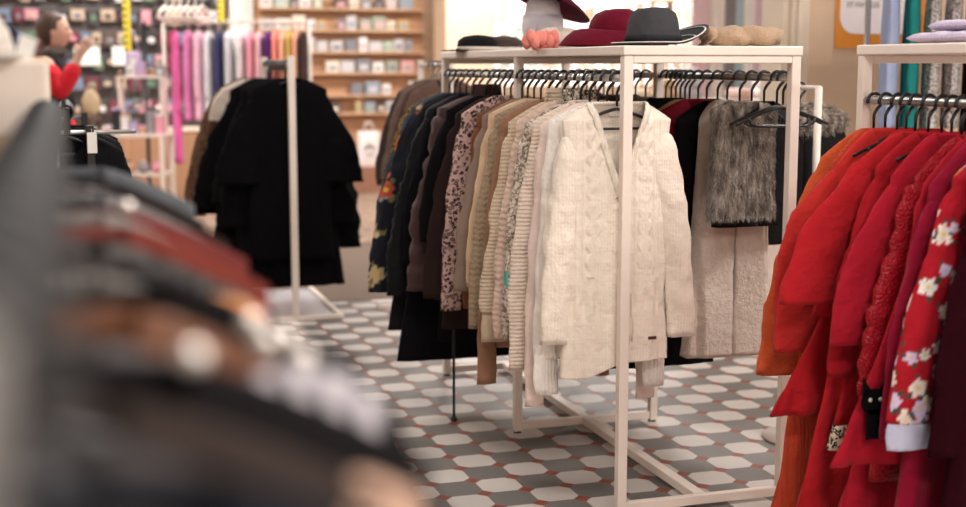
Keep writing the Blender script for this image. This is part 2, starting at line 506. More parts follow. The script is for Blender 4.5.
# broad pillar between the card wall and the bright display
struct(box_part('pillar', plain('pillar_paint', srgb(222, 194, 166), .8), None, 3.98, 4.52, 14.1, 14.6, 0, 3.4, .01))
struct(box_part('wall_partition', M_dkwall, None, -4.9, 1.72, 15.2, 15.3, 0, 3.4, 0))
struct(box_part('trim_2', plain('white_upright', srgb(236, 228, 222), .6), None, 1.78, 2.04, 15.12, 15.3, 0, 3.4, .006))

# ================================================================ RACKS
def rack_frame(root, x0, x1, ys, H, shelf=True, rails=(), p=.032, ppos=None, spine=False, rail_z=1.40):
    yl, yh = ys[0], ys[-1]
    for yy in ys:
        for xx in (x0, x1):
            MB().box(xx-p/2, xx+p/2, yy-p/2, yy+p/2, .006, H-.03).build('post', M_white, root, smooth=False, bevel=.003)
            MB().lathe([(0, 0), (.016, 0), (.016, .008), (0, .008)], 14, (xx, yy, 0)).build('foot', M_black, root)
        MB().box(x0+p/2, x1-p/2, yy-p/2, yy+p/2, H-.054, H-.0305).build('cross_beam', M_white, root, smooth=False, bevel=.003)
        MB().box(x0+p/2, x1-p/2, yy-p/2+.004, yy+p/2-.004, .012, .044).build('base_rail', M_white, root, smooth=False, bevel=.003)
    if shelf:
        MB().box(x0-p/2-.004, x1+p/2+.004, yl-p/2-.004, yh+p/2+.004, H-.030, H).build('shelf_board', M_white, root, smooth=False, bevel=.004)
    if spine:
        xm = (x0+x1)/2
        MB().box(xm-.02, xm+.02, yl+p/2, yh-p/2, .013, .043).build('base_spine', M_white, root, smooth=False, bevel=.003)
    for xx in rails:
        for a, b in zip(ys[:-1], ys[1:]):
            MB().tube([(xx, a+p/2, rail_z), (xx, b-p/2, rail_z)], .0125, 14).build('hanging_rail', M_rail, root)

X0, X1 = 1.654, 2.236
t = thing('clothing_rack', 'long white metal double rack in the middle, cream cardigan at its near end', 'clothing rack', (0, 0, 0))
rack_frame(t, X0, X1, (3.812, 4.84, 5.869), 1.5, True, (X0, X1), spine=True)

# ---- left rail of the middle rack
LW = 'on the left rail of the middle rack'
CR = lambda *a: srgb(*a)
white_cab = cloth('cream_cable_wool', CR(232, 219, 204), 'knit')
cream_rib = cloth('cream_rib_wool', CR(230, 220, 204), 'rib')
def cables(X, Y, z, t):
    if Y > 0: return 0
    out = 0
    for cx in (-.088, .088):
        u = X-cx
        if abs(u) < .036 and z > -.62:
            ph = z*2*PI/.11
            h = 0
            for s in (0, PI):
                dd = u-.013*sin(ph+s)
                h = max(h, max(0, 1-(dd/.014)**2)*(.75+.25*cos(ph+s)))
            out -= .0105*h
            e = abs(abs(u)-.033)
            if e < .005: out -= .004*(1-e/.005)
    for cx in (-.142, .142):
        e = abs(X-cx)
        if e < .006: out -= .003*(1-e/.006)
    # gathers at the drawstring
    g = math.exp(-((z+.70)/.035)**2)
    out += g*.006*sin(X*150)
    return out
def cardi_hem(X, Y, t):
    return -.045*max(0, t-.6)/.4*max(0, min(1, (-X+.02)/.12)) * (1 if Y < 0 else .6)
def cardi_shape(z, w, d, t):
    return w*(1-.06*math.exp(-((z+.70)/.05)**2)), d
def cardi_parts(root, V, rows, nu, cl):
    # woven neck label, drawstring and hem tab
    MB().box(-.022, .022, .010, .012, -.118, -.101).build('neck_label', M_label, root, smooth=False)
    for dx, zz, ln in ((.035, -.70, .15), (.048, -.70, .135)):
        MB().tube([(dx, -.036, zz+.02), (dx-.004, -.0355, zz-.04), (dx+.004, -.036, zz-.09), (dx, -.036, zz-ln)], .0035, 8).build('drawstring', cream_rib, root)
    MB().box(.105, .134, -.0365, -.0345, -.835, -.825).build('hem_tab', plain('brown_leather_tab', srgb(80, 34, 24), .5), root, smooth=False)
garment('knit_cardigan', 'cream cable-knit V-neck cardigan hanging at the front end of the middle rack', 'cardigan', X0, 3.885, white_cab,
        slot=.074, L=.905, ws=.185, wc=.166, wh=.185, d=.030, neck='v', vd=.285, wn=.098, sl=.68, spread=.045, rs=1.7, sa=.062, sb=.030, se=.80, amp=.007, seed=3,
        trim=(cream_rib, .012), buttons=4, bmat=M_pearl, disp=cables, hemfn=cardi_hem, shape=cardi_shape, nu=340, nv=190, parts=cardi_parts,
        hang='holding the cream cable-knit cardigan', where=LW, slope=.050, thick=.003)

beige_tag = plain('beige_swing_tag', srgb(214, 200, 178), .8)
def swing(xo, zo, mat, h=.05):
    def f(root, V, rows, nu, cl):
        tg = MB().box(xo-.002, xo+.002, -.014, .014, zo-h, zo).build('swing_tag', mat, root, smooth=False)
        MB().tube([(xo, 0, zo), (xo+.01, 0, zo+.05)], .001, 5).build('string', M_white, tg)
    return f

kn = lambda n, c, k='knit', **q: cloth(n, c, k, **q)
LEFT = [
 # y, name, label, cat, short, kwargs
 (3.965, 'knit_cardigan', 'off-white fine-knit cardigan directly behind the cable-knit cardigan, long drooping sleeves', 'cardigan', 'holding the off-white fine-knit cardigan',
  dict(mat=kn('offwhite_knit', CR(238, 230, 222), 'rib'), L=.90, sl=.86, spread=0.03, sa=.056, neck='v', vd=.2, seed=5, se=.68, trim=(cream_rib, .008))),
 (4.04, 'blouse', 'pale blush blouse squeezed between the white knits, its cuffs hanging low', 'blouse', 'holding the pale blush blouse',
  dict(mat=cloth('blush_cotton', CR(232, 210, 200)), L=.84, sl=.90, spread=0.035, seed=8, sa=.045, parts=swing(-.315, -.62, M_teal))),
 (4.115, 'knit_cardigan', 'ivory cardigan with wide crosswise ribs on the sleeves, third knit from the front', 'cardigan', 'holding the ivory crosswise-ribbed cardigan',
  dict(mat=kn('ivory_chunky', CR(226, 208, 192), 'chunky'), L=.86, sl=.80, spread=0.06, sa=.068, se=.8, seed=11, quilt=0, neck='v', vd=.18, trim=(kn('ivory_rib', CR(220, 202, 186), 'rib'), .011), hem=(kn('ivory_rib', CR(220, 202, 186), 'rib'), .07))),
 (4.195, 'knit_sweater', 'speckled cream and black wool sweater with flecked neckline', 'sweater', 'holding the speckled wool sweater',
  dict(mat=cloth('speckle_wool', CR(220, 206, 190), 'tweed', col2=CR(120, 108, 96)), L=.80, sl=.70, spread=0.06, sa=.06, seed=13, collar=('stand', cloth('speckle_dark', CR(206, 196, 178), 'tweed', col2=CR(60, 54, 50))))),
 (4.275, 'blouse', 'sand-pink lace blouse hanging beside the speckled sweater', 'blouse', 'holding the sand-pink lace blouse',
  dict(mat=kn('sand_lace', CR(216, 190, 172), 'lace'), L=.80, sl=.72, spread=0.065, sa=.055, seed=17)),
 (4.36, 'knit_sweater', 'thick oatmeal sweater with nubbly moss-stitch sleeve, widest of the beige knits', 'sweater', 'holding the thick oatmeal sweater',
  dict(mat=kn('oatmeal_moss', CR(206, 186, 162), 'chunky'), L=.84, sl=.74, spread=0.075, sa=.07, se=.85, seed=19, slot=.08, collar=('stand', kn('oatmeal_moss', CR(206, 186, 162), 'chunky')), cuff=kn('oat_rib', CR(192, 172, 148), 'rib'))),
 (4.44, 'tunic', 'tawny brown tunic whose long sleeve tips hang below the oatmeal sweater', 'tunic', 'holding the tawny brown tunic',
  dict(mat=cloth('tawny', CR(150, 112, 88)), L=.96, sl=.92, spread=0.075, sa=.045, seed=23)),
 (4.515, 'knit_cardigan', 'olive-beige open-weave cardigan next to the oatmeal sweater', 'cardigan', 'holding the olive-beige cardigan',
  dict(mat=kn('olive_beige', CR(160, 140, 116), 'lace'), L=.86, sl=.74, spread=0.085, sa=.05, seed=29)),
 (4.59, 'blouse', 'peach-beige blouse between the olive cardigan and the taupe cardigan', 'blouse', 'holding the peach-beige blouse',
  dict(mat=cloth('peach_beige', CR(214, 182, 150)), L=.72, sl=.60, spread=0.07, sa=.045, seed=31)),
 (4.665, 'cardigan', 'grey-taupe smooth cardigan between the rust jacket and the peach-beige blouse', 'cardigan', 'holding the grey-taupe cardigan',
  dict(mat=cloth('grey_taupe', CR(140, 120, 108)), L=.82, sl=.62, spread=0.07, sa=.066, se=1.0, seed=37, neck='v', vd=.2)),
 (4.735, 'jacket', 'rust brown suede jacket showing under the taupe cardigan', 'jacket', 'holding the rust brown suede jacket',
  dict(mat=cloth('rust_suede', CR(122, 78, 54)), L=.87, sl=.70, spread=0.04, seed=41, sa=.05)),
 (4.935, 'blouse', 'pink leopard-print blouse with dark rosettes and slim sleeves', 'blouse', 'holding the pink leopard-print blouse',
  dict(mat=cloth('pink_leopard', CR(206, 172, 164), 'leopard', col2=CR(52, 36, 40)), L=.80, sl=.74, spread=0.07, sa=.055, seed=43, collar=('shirt', cloth('pink_leopard', CR(206, 172, 164), 'leopard')))),
 (5.015, 'coat', 'dark brown wool coat with a deep hem behind the leopard blouse', 'coat', 'holding the dark brown wool coat',
  dict(mat=cloth('dark_brown_wool', CR(46, 34, 32)), L=1.0, sl=.70, spread=0.105, sa=.07, se=.85, seed=47, d=.032, wh=.26, collar=('shirt', cloth('dark_brown_wool', CR(46, 34, 32))), parts=None)),
 (5.15, 'dress', 'plain black dress hanging between the dark brown coat and the puffer jacket', 'dress', 'holding the plain black dress',
  dict(mat=cloth('black_jersey', CR(22, 20, 22)), L=1.08, sl=.5, spread=.1, seed=53, wh=.24)),
 (5.255, 'puffer_jacket', 'plum-brown quilted puffer jacket with fat horizontal baffles', 'jacket', 'holding the plum-brown puffer jacket',
  dict(mat=cloth('plum_nylon', CR(78, 58, 58), 'nylon'), L=.92, sl=.72, spread=0.1, sa=.088, sb=.05, se=.85, slot=.11, d=.048, quilt=.085, seed=59, ws=.205, wc=.23, wh=.23, amp=.004, collar=('stand', cloth('plum_nylon', CR(78, 58, 58), 'nylon')))),
 (5.36, 'trouser_suit', 'black long-sleeved trouser suit hanging lowest behind the puffer jacket', 'suit', 'holding the black trouser suit',
  dict(mat=cloth('ink_black', CR(18, 18, 22)), L=1.20, sl=.62, spread=0.12, seed=61, wh=.36, wc=.26)),
 (5.45, 'padded_jacket', 'black padded jacket with narrow quilting beside the puffer', 'jacket', 'holding the black padded jacket',
  dict(mat=cloth('black_nylon', CR(28, 27, 30), 'nylon'), L=.98, sl=.76, spread=0.155, sa=.075, sb=.036, se=.85, d=.034, quilt=.05, seed=67, amp=.004, slot=.085, wc=.24, wh=.24)),
 (5.54, 'dress', 'charcoal knitted dress hung near the far end of the middle rack', 'dress', 'holding the charcoal knitted dress',
  dict(mat=kn('charcoal_knit', CR(34, 32, 35)), L=1.10, sl=.6, spread=0.12, seed=71, wh=.36, wc=.26)),
]
for (yy, nm, lb, ct, sh, kw) in LEFT:
    kw = dict(kw); m = kw.pop('mat')
    kw.setdefault('slot', .070); kw.setdefault('rs', .1)
    garment(nm, lb, ct, X0, yy, m, hang=sh, where=LW, **kw)

# floral jacket: printed flowers in the cloth
def flower_print(seed, base, flowers, n, area, rmin, rmax, leaf=None):
    r = random.Random(seed)
    F = []
    for _ in range(n):
        F.append((r.uniform(area[0], area[1]), r.uniform(area[2], area[3]), r.uniform(rmin, rmax), r.choice(flowers), r.uniform(0, 6.28), r.choice((1, -1)), r.random()))
    def f(X, Z, side):
        for (fx, fz, fr, col, an, sd, q) in F:
            if sd != side: continue
            dx, dz = X-fx, Z-fz; d = math.hypot(dx, dz)
            if d > fr*1.6: continue
            a = math.atan2(dz, dx)+an
            pet = fr*(.62+.38*abs(cos(2.5*a)))
            if d < fr*.22: return CR(235, 190, 70)
            if d < pet:
                k = .75+.25*(d/pet); return (col[0]*k, col[1]*k, col[2]*k, 1)
            if leaf and d < fr*1.5 and abs(sin(a*1.5+q*6)) < .28: return leaf
        return base
    return f
den = cloth('floral_denim', CR(40, 46, 58), 'floral', rough=.75)
fp = flower_print(4, CR(34, 38, 48), [CR(226, 120, 60), CR(214, 190, 150), CR(200, 90, 70), CR(150, 160, 170)], 40, (-.3, .65, -.95, -.1), .025, .055, CR(120, 116, 70))
garment('denim_jacket', 'dark denim jacket printed with orange and cream flowers, near the far end', 'jacket', X0, 5.635, den, L=.86, sl=.78, spread=0.185, sa=.078, sb=.034, se=.85,
        seed=73, slot=.075, rs=.1, colfn=fp, hang='holding the flower-printed denim jacket', where=LW, nu=140, nv=90, collar=('shirt', cloth('denim_plain', CR(58, 66, 80), 'weave')))
garment('denim_jacket', 'slate blue-grey jacket with pale seams, last on the rail behind the flowered one', 'jacket', X0, 5.725, cloth('slate_denim', CR(74, 78, 84), 'weave'), L=.80, sl=.68, spread=0.16, sa=.07, seed=79, rs=.1,
        slot=.075, hang='holding the slate blue-grey jacket', where=LW)
garment('scarf_top', 'mustard and black patterned top at the end of the rail by the far post', 'top', X0, 5.80, cloth('mustard_print', CR(150, 118, 50), 'tweed', col2=CR(24, 22, 24)), L=.7, sl=.5, spread=.12, seed=83, rs=.1,
        slot=.06, hang='holding the mustard and black top', where=LW)
# empty-ish hooks between garments
for k, yy in enumerate((4.80, 4.872, 5.085)):
    hanger(X0, yy, 1.40, 0, ('empty beside the middle post of the middle rack, in front of it', 'empty just past the middle post of the middle rack', 'empty above the thin black pole')[k], LW)

# thin black pole on the floor below the coats
t = thing('hook_pole', 'thin black pole standing on the tiles under the dark coats', 'pole', (1.463, 5.085, 0))
MB().tube([(0, 0, .012), (0, 0, 1.12)], .0055, 10).build('shaft', M_hook, t)
MB().lathe([(0, 0), (.013, 0), (.014, .008), (.008, .02), (0, .022)], 14).build('rubber_tip', M_black, t)
MB().tube([(0, 0, 1.12), (0, 0, 1.15), (.012, 0, 1.168), (.024, 0, 1.155), (.022, 0, 1.14)], .004, 8).build('hook', M_hook, t)

# ---- right rail of the middle rack
RW = 'on the right rail of the middle rack'
RIGHT = [
 (4.42, 'jacket', 'tan suede jacket just visible at the side of the grey fur gilet', 'jacket', 'holding the tan suede jacket', dict(mat=cloth('tan_suede', CR(150, 112, 76)), L=.52, sl=.42, spread=.0, ws=.19, wc=.18, wh=.17, seed=94, slot=.068, dx=-.06)),
 (4.335, 'blouse', 'crimson blouse behind the grey fur gilet, only its shoulder showing', 'blouse', 'holding the crimson blouse', dict(mat=cloth('crimson_dk', CR(120, 18, 36)), L=.40, sl=.12, spread=.03, ws=.20, seed=91, slot=.06, dx=-.06)),
 (4.262, 'coat', 'long black coat behind the cream fake-fur coat on the right rail', 'coat', 'holding the long black coat', dict(mat=cloth('coal_black', CR(22, 21, 23)), L=.90, sl=.5, spread=.0, ws=.175, seed=96, dx=-.02, slot=.07)),
 (4.49, 'trousers_suit', 'black wide pinafore hanging low behind the cream cardigan', 'dress', 'holding the black wide pinafore', dict(mat=cloth('coal_black', CR(22, 21, 23)), L=1.08, sl=0, ws=.15, wh=.22, wc=.18, seed=97, dx=-.13)),
 (4.96, 'jacket', 'brown tweed jacket past the middle of the right rail', 'jacket', 'holding the brown tweed jacket', dict(mat=cloth('brown_tweed', CR(92, 74, 62), 'tweed', col2=CR(60, 46, 40)), L=.95, sl=.6, spread=.06, seed=98)),
 (5.06, 'skirt_dress', 'dark brown corduroy dress hanging low at the back of the right rail', 'dress', 'holding the dark brown corduroy dress', dict(mat=cloth('dark_cord', CR(62, 48, 42), 'rib'), L=1.15, sl=.5, spread=.04, seed=99, dx=-.1)),
 (5.2, 'coat', 'charcoal felt coat towards the far end of the right rail', 'coat', 'holding the charcoal felt coat', dict(mat=cloth('charcoal_felt', CR(52, 50, 52)), L=1.0, sl=.6, spread=.05, seed=100)),
 (5.4, 'dress', 'mud brown dress towards the far end of the right rail', 'dress', 'holding the mud brown dress', dict(mat=cloth('mud_brown', CR(84, 66, 56)), L=1.12, sl=.5, spread=.05, seed=101, dx=-.08)),
 (5.6, 'blouse', 'purple print blouse at the far end of the right rail', 'blouse', 'holding the purple print blouse', dict(mat=cloth('purple_print', CR(96, 56, 110), 'tweed', col2=CR(60, 40, 80)), L=.7, sl=.4, spread=.05, seed=102)),
]
for (yy, nm, lb, ct, sh, kw) in RIGHT:
    kw = dict(kw); m = kw.pop('mat'); kw.setdefault('slot', .068); kw.setdefault('ws', .17); kw.setdefault('wc', .17); kw['spread'] = min(.0, kw.get('spread', 0))
    nm = {'trousers_suit': 'pinafore', 'skirt_dress': 'dress'}.get(nm, nm)
    garment(nm, lb, ct, X1, yy, m, hang=sh, where=RW, **kw)
# grey fur gilet, black puffer gilet, long cream fur coat
g = garment('fur_gilet', 'shaggy grey-brown fur gilet hanging in the near bay of the right rail', 'gilet', X1, 4.0, M_fur_grey, L=.47, sl=0, ws=.115, wc=.108, wh=.118, d=.034, seed=104, slot=.062, amp=.010, hang='holding the grey-brown fur gilet', where=RW, dx=-.075, slope=.030, wn=.05)
fur(g, body_of(g), M_fur_grey, 30000, .020, .0009, 5, droop=1.1)
garment('padded_gilet', 'black padded gilet with rounded hem right beside the grey fur gilet', 'gilet', X1, 4.085, MATS['black_nylon'], L=.51, sl=0, ws=.165, wc=.165, wh=.16, d=.030, quilt=.1, seed=105, slot=.064, hang='holding the black padded gilet', where=RW, dx=.02)
garment('fur_coat', 'long cream fake-fur coat reaching down below the grey fur gilet', 'coat', X1, 4.17, M_fur_cream, L=.98, sl=0, ws=.125, wc=.135, wh=.17, d=.034, seed=106, slot=.088, hang='holding the long cream fake-fur coat', where=RW, dx=-.025, nu=120, nv=50, amp=.010,
        disp=lambda X, Y, z, t: (-.016 if Y < 0 else .016)*abs(sin(X*PI/.07+.6*sin(z*9)))+.004*nz(X*40, z*40))
for k, yy in enumerate((3.875, 3.915)):
    hanger(X1, yy, 1.40, 0, f"bare in front of the grey fur gilet, {('first','second')[k]} from the near post", RW)
for k, yy in enumerate((4.56, 4.60, 4.64, 4.68, 4.72, 4.77, 5.12, 5.3, 5.5, 5.7)):
    hanger(X1, yy, 1.40, 0, f"bare beyond the cream fur coat, {('first','second','third','fourth','fifth','sixth','seventh','eighth','ninth','last')[k]} one back", RW)

# ================================================================ RIGHT RACK WITH RED CLOTHES
t = thing('clothing_rack', 'white rack with a top shelf crowded with red and orange clothes', 'clothing rack')
rack_frame(t, 2.291, 2.873, (1.44, 3.496), 1.5, True, (2.291,), rail_z=1.338)
RR = 'on the red clothes rack'
red = lambda n, c, k='weave', **q: cloth(n, CR(*c), k, **q)
ZR = 1.338
puff = lambda t: 1+.5*math.exp(-((t-.38)/.22)**2)
bell = lambda t: 1+.8*max(0, t-.35)
REDS = [
 (3.440, 'dress', 'orange long-sleeved dress, farthest back of the warm-coloured row', 'dress', 'holding the orange dress', dict(mat=red('orange_crepe', (206, 88, 48)), L=.80, sl=.62, spread=.14, ws=.19, wh=.38, wc=.25, sa=.075, se=1.1, seed=120, slot=.06)),
 (3.382, 'dress', 'deep orange pleated dress whose skirt hangs lowest beside the gap', 'dress', 'holding the deep orange pleated dress', dict(mat=red('orange_pleat', (188, 66, 40), 'rib'), L=1.25, sl=.3, spread=.05, wh=.36, seed=121, amp=.018)),
 (3.322, 'blouse', 'coral red blouse with a gathered puff sleeve', 'blouse', 'holding the coral red puff-sleeve blouse', dict(mat=red('coral_red', (196, 44, 40)), L=.78, sl=.50, spread=.15, ws=.19, wh=.26, sa=.085, slr=puff, se=.8, seed=122)),
 (3.236, 'dress', 'flared bright red skirt dress with a wide swinging hem', 'dress', 'holding the flared bright red dress', dict(mat=red('bright_red', (178, 22, 32)), L=.88, sl=.38, spread=.08, wh=.45, wc=.22, sa=.07, se=1.2, seed=123, amp=.019)),
 (3.176, 'dress', 'red dress with a cape sleeve ending at the elbow', 'dress', 'holding the red cape-sleeve dress', dict(mat=red('poppy_red', (182, 24, 34)), L=1.15, sl=.36, spread=.16, wh=.36, sa=.07, slr=bell, se=1.0, seed=124, amp=.017)),
 (3.116, 'blouse', 'scarlet blouse with a spotted black and cream lining at the hem', 'blouse', 'holding the scarlet blouse with spotted lining', dict(mat=red('scarlet', (166, 16, 30)), L=.95, sl=.55, spread=.11, wh=.32, sa=.062, seed=125, hem=(cloth('spotted_lining', CR(226, 212, 186), 'leopard', col2=CR(24, 20, 20)), .07))),
 (3.030, 'dress', 'raspberry red dress with a draped ruffle over the arm', 'dress', 'holding the raspberry ruffle dress', dict(mat=red('raspberry', (168, 16, 40)), L=1.2, sl=.42, spread=.13, wh=.33, sa=.07, slr=bell, seed=126, amp=.018)),
 (2.970, 'dress', 'red dress edged with glittering sequinned frill down its side', 'dress', 'holding the sequin-trimmed red dress', dict(mat=red('red_sequin', (160, 12, 30), 'sequin'), L=1.0, sl=.6, spread=.12, wh=.30, sa=.06, seed=127, slr=lambda t: 1+.25*abs(sin(t*30)))),
 (2.910, 'tunic', 'crimson tunic with a black cat patch near its hem', 'tunic', 'holding the crimson tunic with cat patch', dict(mat=red('crimson', (164, 12, 36)), L=.93, sl=.5, spread=.05, wh=.44, wc=.23, seed=128, dx=0)),
 (2.850, 'dress', 'magenta-red velvet dress beside the flower-print cardigan', 'dress', 'holding the magenta-red velvet dress', dict(mat=red('magenta_velvet', (140, 6, 44), sheen=.5), L=1.22, sl=.62, spread=.09, wh=.27, seed=129, sa=.065)),
]
for (yy, nm, lb, ct, sh, kw) in REDS:
    kw = dict(kw); m = kw.pop('mat'); kw.setdefault('slot', .058); kw.setdefault('d', .019); kw.setdefault('sb', .018); kw.setdefault('amp', .013); kw.setdefault('rs', .3)
    q = random.Random(int(yy*1000))
    kw.setdefault('dx', q.uniform(-.025, .03)); kw['slope'] = q.uniform(.075, .125); kw.setdefault('wn', q.uniform(.06, .085))
    r_ = garment(nm, lb, ct, 2.291, yy, m, zb=ZR, hang=sh, where=RR, **kw)
    if 'cat patch' in lb:
        pt = MB()
        yc = -.0295
        def poly(pts, y0=yc):
            n = len(pt.v)
            pt.v += [(a, y0, b) for a, b in pts]+[(a, y0+.003, b) for a, b in pts]
            k = len(pts); pt.face(*range(n, n+k)); pt.face(*range(n+2*k-1, n+k-1, -1))
            for i in range(k): pt.face(n+i, n+k+i, n+k+(i+1) % k, n+(i+1) % k)
        cx, cz = -.335, -.755
        poly([(cx+.040*cos(a), cz+.034*sin(a)) for a in [i*2*PI/20 for i in range(20)]])
        poly([(cx-.038, cz+.012), (cx-.012, cz+.03), (cx-.036, cz+.066)]); poly([(cx+.012, cz+.03), (cx+.038, cz+.012), (cx+.036, cz+.066)])
        poly([(cx-.02, cz-.02), (cx+.03, cz-.02), (cx+.05, cz-.10), (cx-.022, cz-.10)])
        poly([(cx+.04, cz-.10), (cx+.06, cz-.03), (cx+.075, cz-.02), (cx+.06, cz-.10)])
        p_ = pt.build('cat_patch', cloth('black_felt', CR(18, 15, 18)), r_, smooth=False)
        for ex in (-.014, .016):
            MB().ball((cx+ex, yc-.001, cz+.005), .006, .002, .006, 10, 6).build('eye', plain('pale_eye', srgb(200, 205, 190), .3), p_)
# flower-print red cardigan and maroon velvet coat nearest to the camera
fl = cloth('flower_red', CR(170, 20, 34), 'floral', rough=.85)
fp2 = flower_print(9, CR(166, 12, 32), [CR(240, 224, 214), CR(214, 196, 226), CR(236, 190, 190), CR(240, 236, 232)], 330, (-.32, .62, -.95, -.05), .014, .028, CR(60, 70, 60))
r_ = garment('knit_cardigan', 'red cardigan printed with white and lilac flowers, pale turned-back cuff', 'cardigan', 2.291, 2.787, fl, zb=ZR, slot=.062, L=.78, sl=.66, spread=.125, ws=.2, sa=.066, se=.95, seed=131, d=.026, colfn=fp2,
        hang='holding the flower-print red cardigan', where=RR, nu=150, nv=100, slope=.09, rs=.3, cuff=cloth('pale_cuff', CR(190, 190, 214)), collar=('shirt', cloth('pale_collar', CR(232, 226, 230))))
garment('velvet_coat', 'very dark maroon velvet coat nearest on the red rack', 'coat', 2.291, 2.712, cloth('maroon_velvet', CR(40, 5, 14), sheen=.1), zb=ZR, slope=.09, slot=.075, L=1.15, sl=.66, spread=.06, ws=.19, wc=.2, wh=.26, sa=.07, se=.95, seed=132, d=.03,
        hang='holding the dark maroon velvet coat', where=RR)
for k, yy in enumerate((3.279, 3.073)):
    hanger(2.291, yy, ZR, 0, ('bare between the coral red blouse and the flared red dress', 'bare between the scarlet blouse and the raspberry dress')[k], RR)
for k, yy in enumerate((2.655, 2.61)):
    hanger(2.291, yy, ZR, 0, ('empty on the red rack in front of the maroon velvet coat', 'empty on the red rack, nearest of all to the camera')[k], RR)

# folded lilac jumper on the shelf
t = thing('folded_jumper', 'lilac ribbed jumper folded on the shelf above the red clothes', 'jumper', (2.545, 3.20, 1.5), -.04)
lil = kn('lilac_rib', CR(196, 182, 204), 'rib')
def slabs(root, name, mat, W, D, layers, h, step=0):
    for k in range(layers):
        b = MB(); nx, ny = 26, 18
        ww, dd = W*(1-.12*k), D*(1-.08*k)
        for side in (1, -1):
            for i in range(nx+1):
                for j in range(ny+1):
                    u, v = sin((i/nx*2-1)*PI/2), sin((j/ny*2-1)*PI/2)
                    e = max(0, (1-abs(u)**10)*(1-abs(v)**10))**.5
                    z = k*h + h*.5 + side*h*.49*e + (.006*nz(u*3+k, v*3, side)*e)
                    b.v.append((u*ww/2+step*k, v*dd/2, max(.001 if k == 0 else 0, z)))
        N = (nx+1)*(ny+1)
        for i in range(nx):
            for j in range(ny):
                a = i*(ny+1)+j
                b.face(a, a+ny+1, a+ny+2, a+1); b.face(N+a, N+a+1, N+a+ny+2, N+a+ny+1)
        b.build(name, mat, root)
slabs(t, 'fold', lil, .44, .30, 2, .034, .035)

# ================================================================ NEAREST RACK (LEFT, STRONGLY OUT OF FOCUS)
XL = -.03; ZL = 1.362
t = thing('clothing_rack', 'nearest white rack at the lower left, full of dark clothes', 'clothing rack')
for yy in (-.45, 2.36):
    for xx in (XL, XL-.6):
        MB().box(xx-.02, xx+.02, yy-.02, yy+.02, 0, 1.36).build('post', M_white, t, smooth=False, bevel=.003)
    MB().box(XL-.60, XL, yy-.015, yy+.015, .02, .05).build('base_rail', M_white, t, smooth=False, bevel=.003)
MB().box(XL-.64, XL+.004, 2.33, 2.39, 1.325, 1.448).build('top_board', M_white, t, smooth=False, bevel=.006)
MB().tube([(XL, -.43, ZL), (XL, 2.34, ZL)], .0115, 14).build('hanging_rail', plain('grey_rail', srgb(118, 112, 108), .55), t)
NW = 'on the nearest rack'
ords = ['first', 'second', 'third', 'fourth', 'fifth', 'sixth', 'seventh', 'eighth', 'ninth', 'tenth', 'eleventh', 'twelfth', 'thirteenth', 'fourteenth', 'fifteenth', 'sixteenth', 'seventeenth', 'eighteenth', 'nineteenth', 'twentieth', 'twenty-first', 'twenty-second', 'twenty-third', 'twenty-fourth', 'twenty-fifth', 'twenty-sixth']
NEAR = [('walnut', 'jacket', (58, 44, 38), 'weave'), ('dark taupe', 'cardigan', (72, 64, 60), 'knit'), ('blue-black', 'coat', (26, 27, 32), 'weave'), ('iron grey', 'dress', (66, 62, 62), 'weave'),
        ('dusky brown', 'blouse', (52, 43, 39), 'weave'), ('black', 'jacket', (24, 22, 23), 'weave'), ('ash', 'shirt', (84, 80, 80), 'weave'), ('umber brown', 'leather_jacket', (104, 66, 46), 'leather'),
        ('ink black', 'coat', (20, 18, 18), 'weave'), ('stone grey', 'cardigan', (138, 130, 124), 'knit'), ('black satin', 'blouse', (26, 24, 26), 'nylon'), ('bark brown', 'leather_jacket', (56, 44, 38), 'leather'), ('charcoal', 'jacket', (48, 45, 46), 'tweed'),
        ('rust red', 'blouse', (112, 48, 38), 'weave'), ('black ribbed', 'knit_sweater', (28, 26, 27), 'rib'), ('pewter', 'jacket', (128, 124, 120), 'weave'), ('brick red', 'shirt', (104, 46, 42), 'weave'), ('faded black', 'dress', (34, 32, 34), 'weave'),
        ('smoke grey', 'cardigan', (120, 118, 118), 'knit'), ('dark espresso', 'jacket', (38, 30, 27), 'weave'), ('mid grey', 'knit_sweater', (104, 100, 100), 'knit'), ('graphite', 'coat', (50, 48, 50), 'weave'), ('ash grey', 'jacket', (120, 116, 118), 'tweed'),
        ('coal black', 'dress', (24, 23, 25), 'weave'), ('slate', 'blouse', (92, 94, 98), 'weave'), ('jet black', 'jacket', (24, 24, 26), 'weave')]
yy = .66-4*.074
SLV = {4: ' with blush sleeves', 6: ' with striped sleeves', 11: ' with amber tan sleeves', 24: ' with navy checked sleeves'}
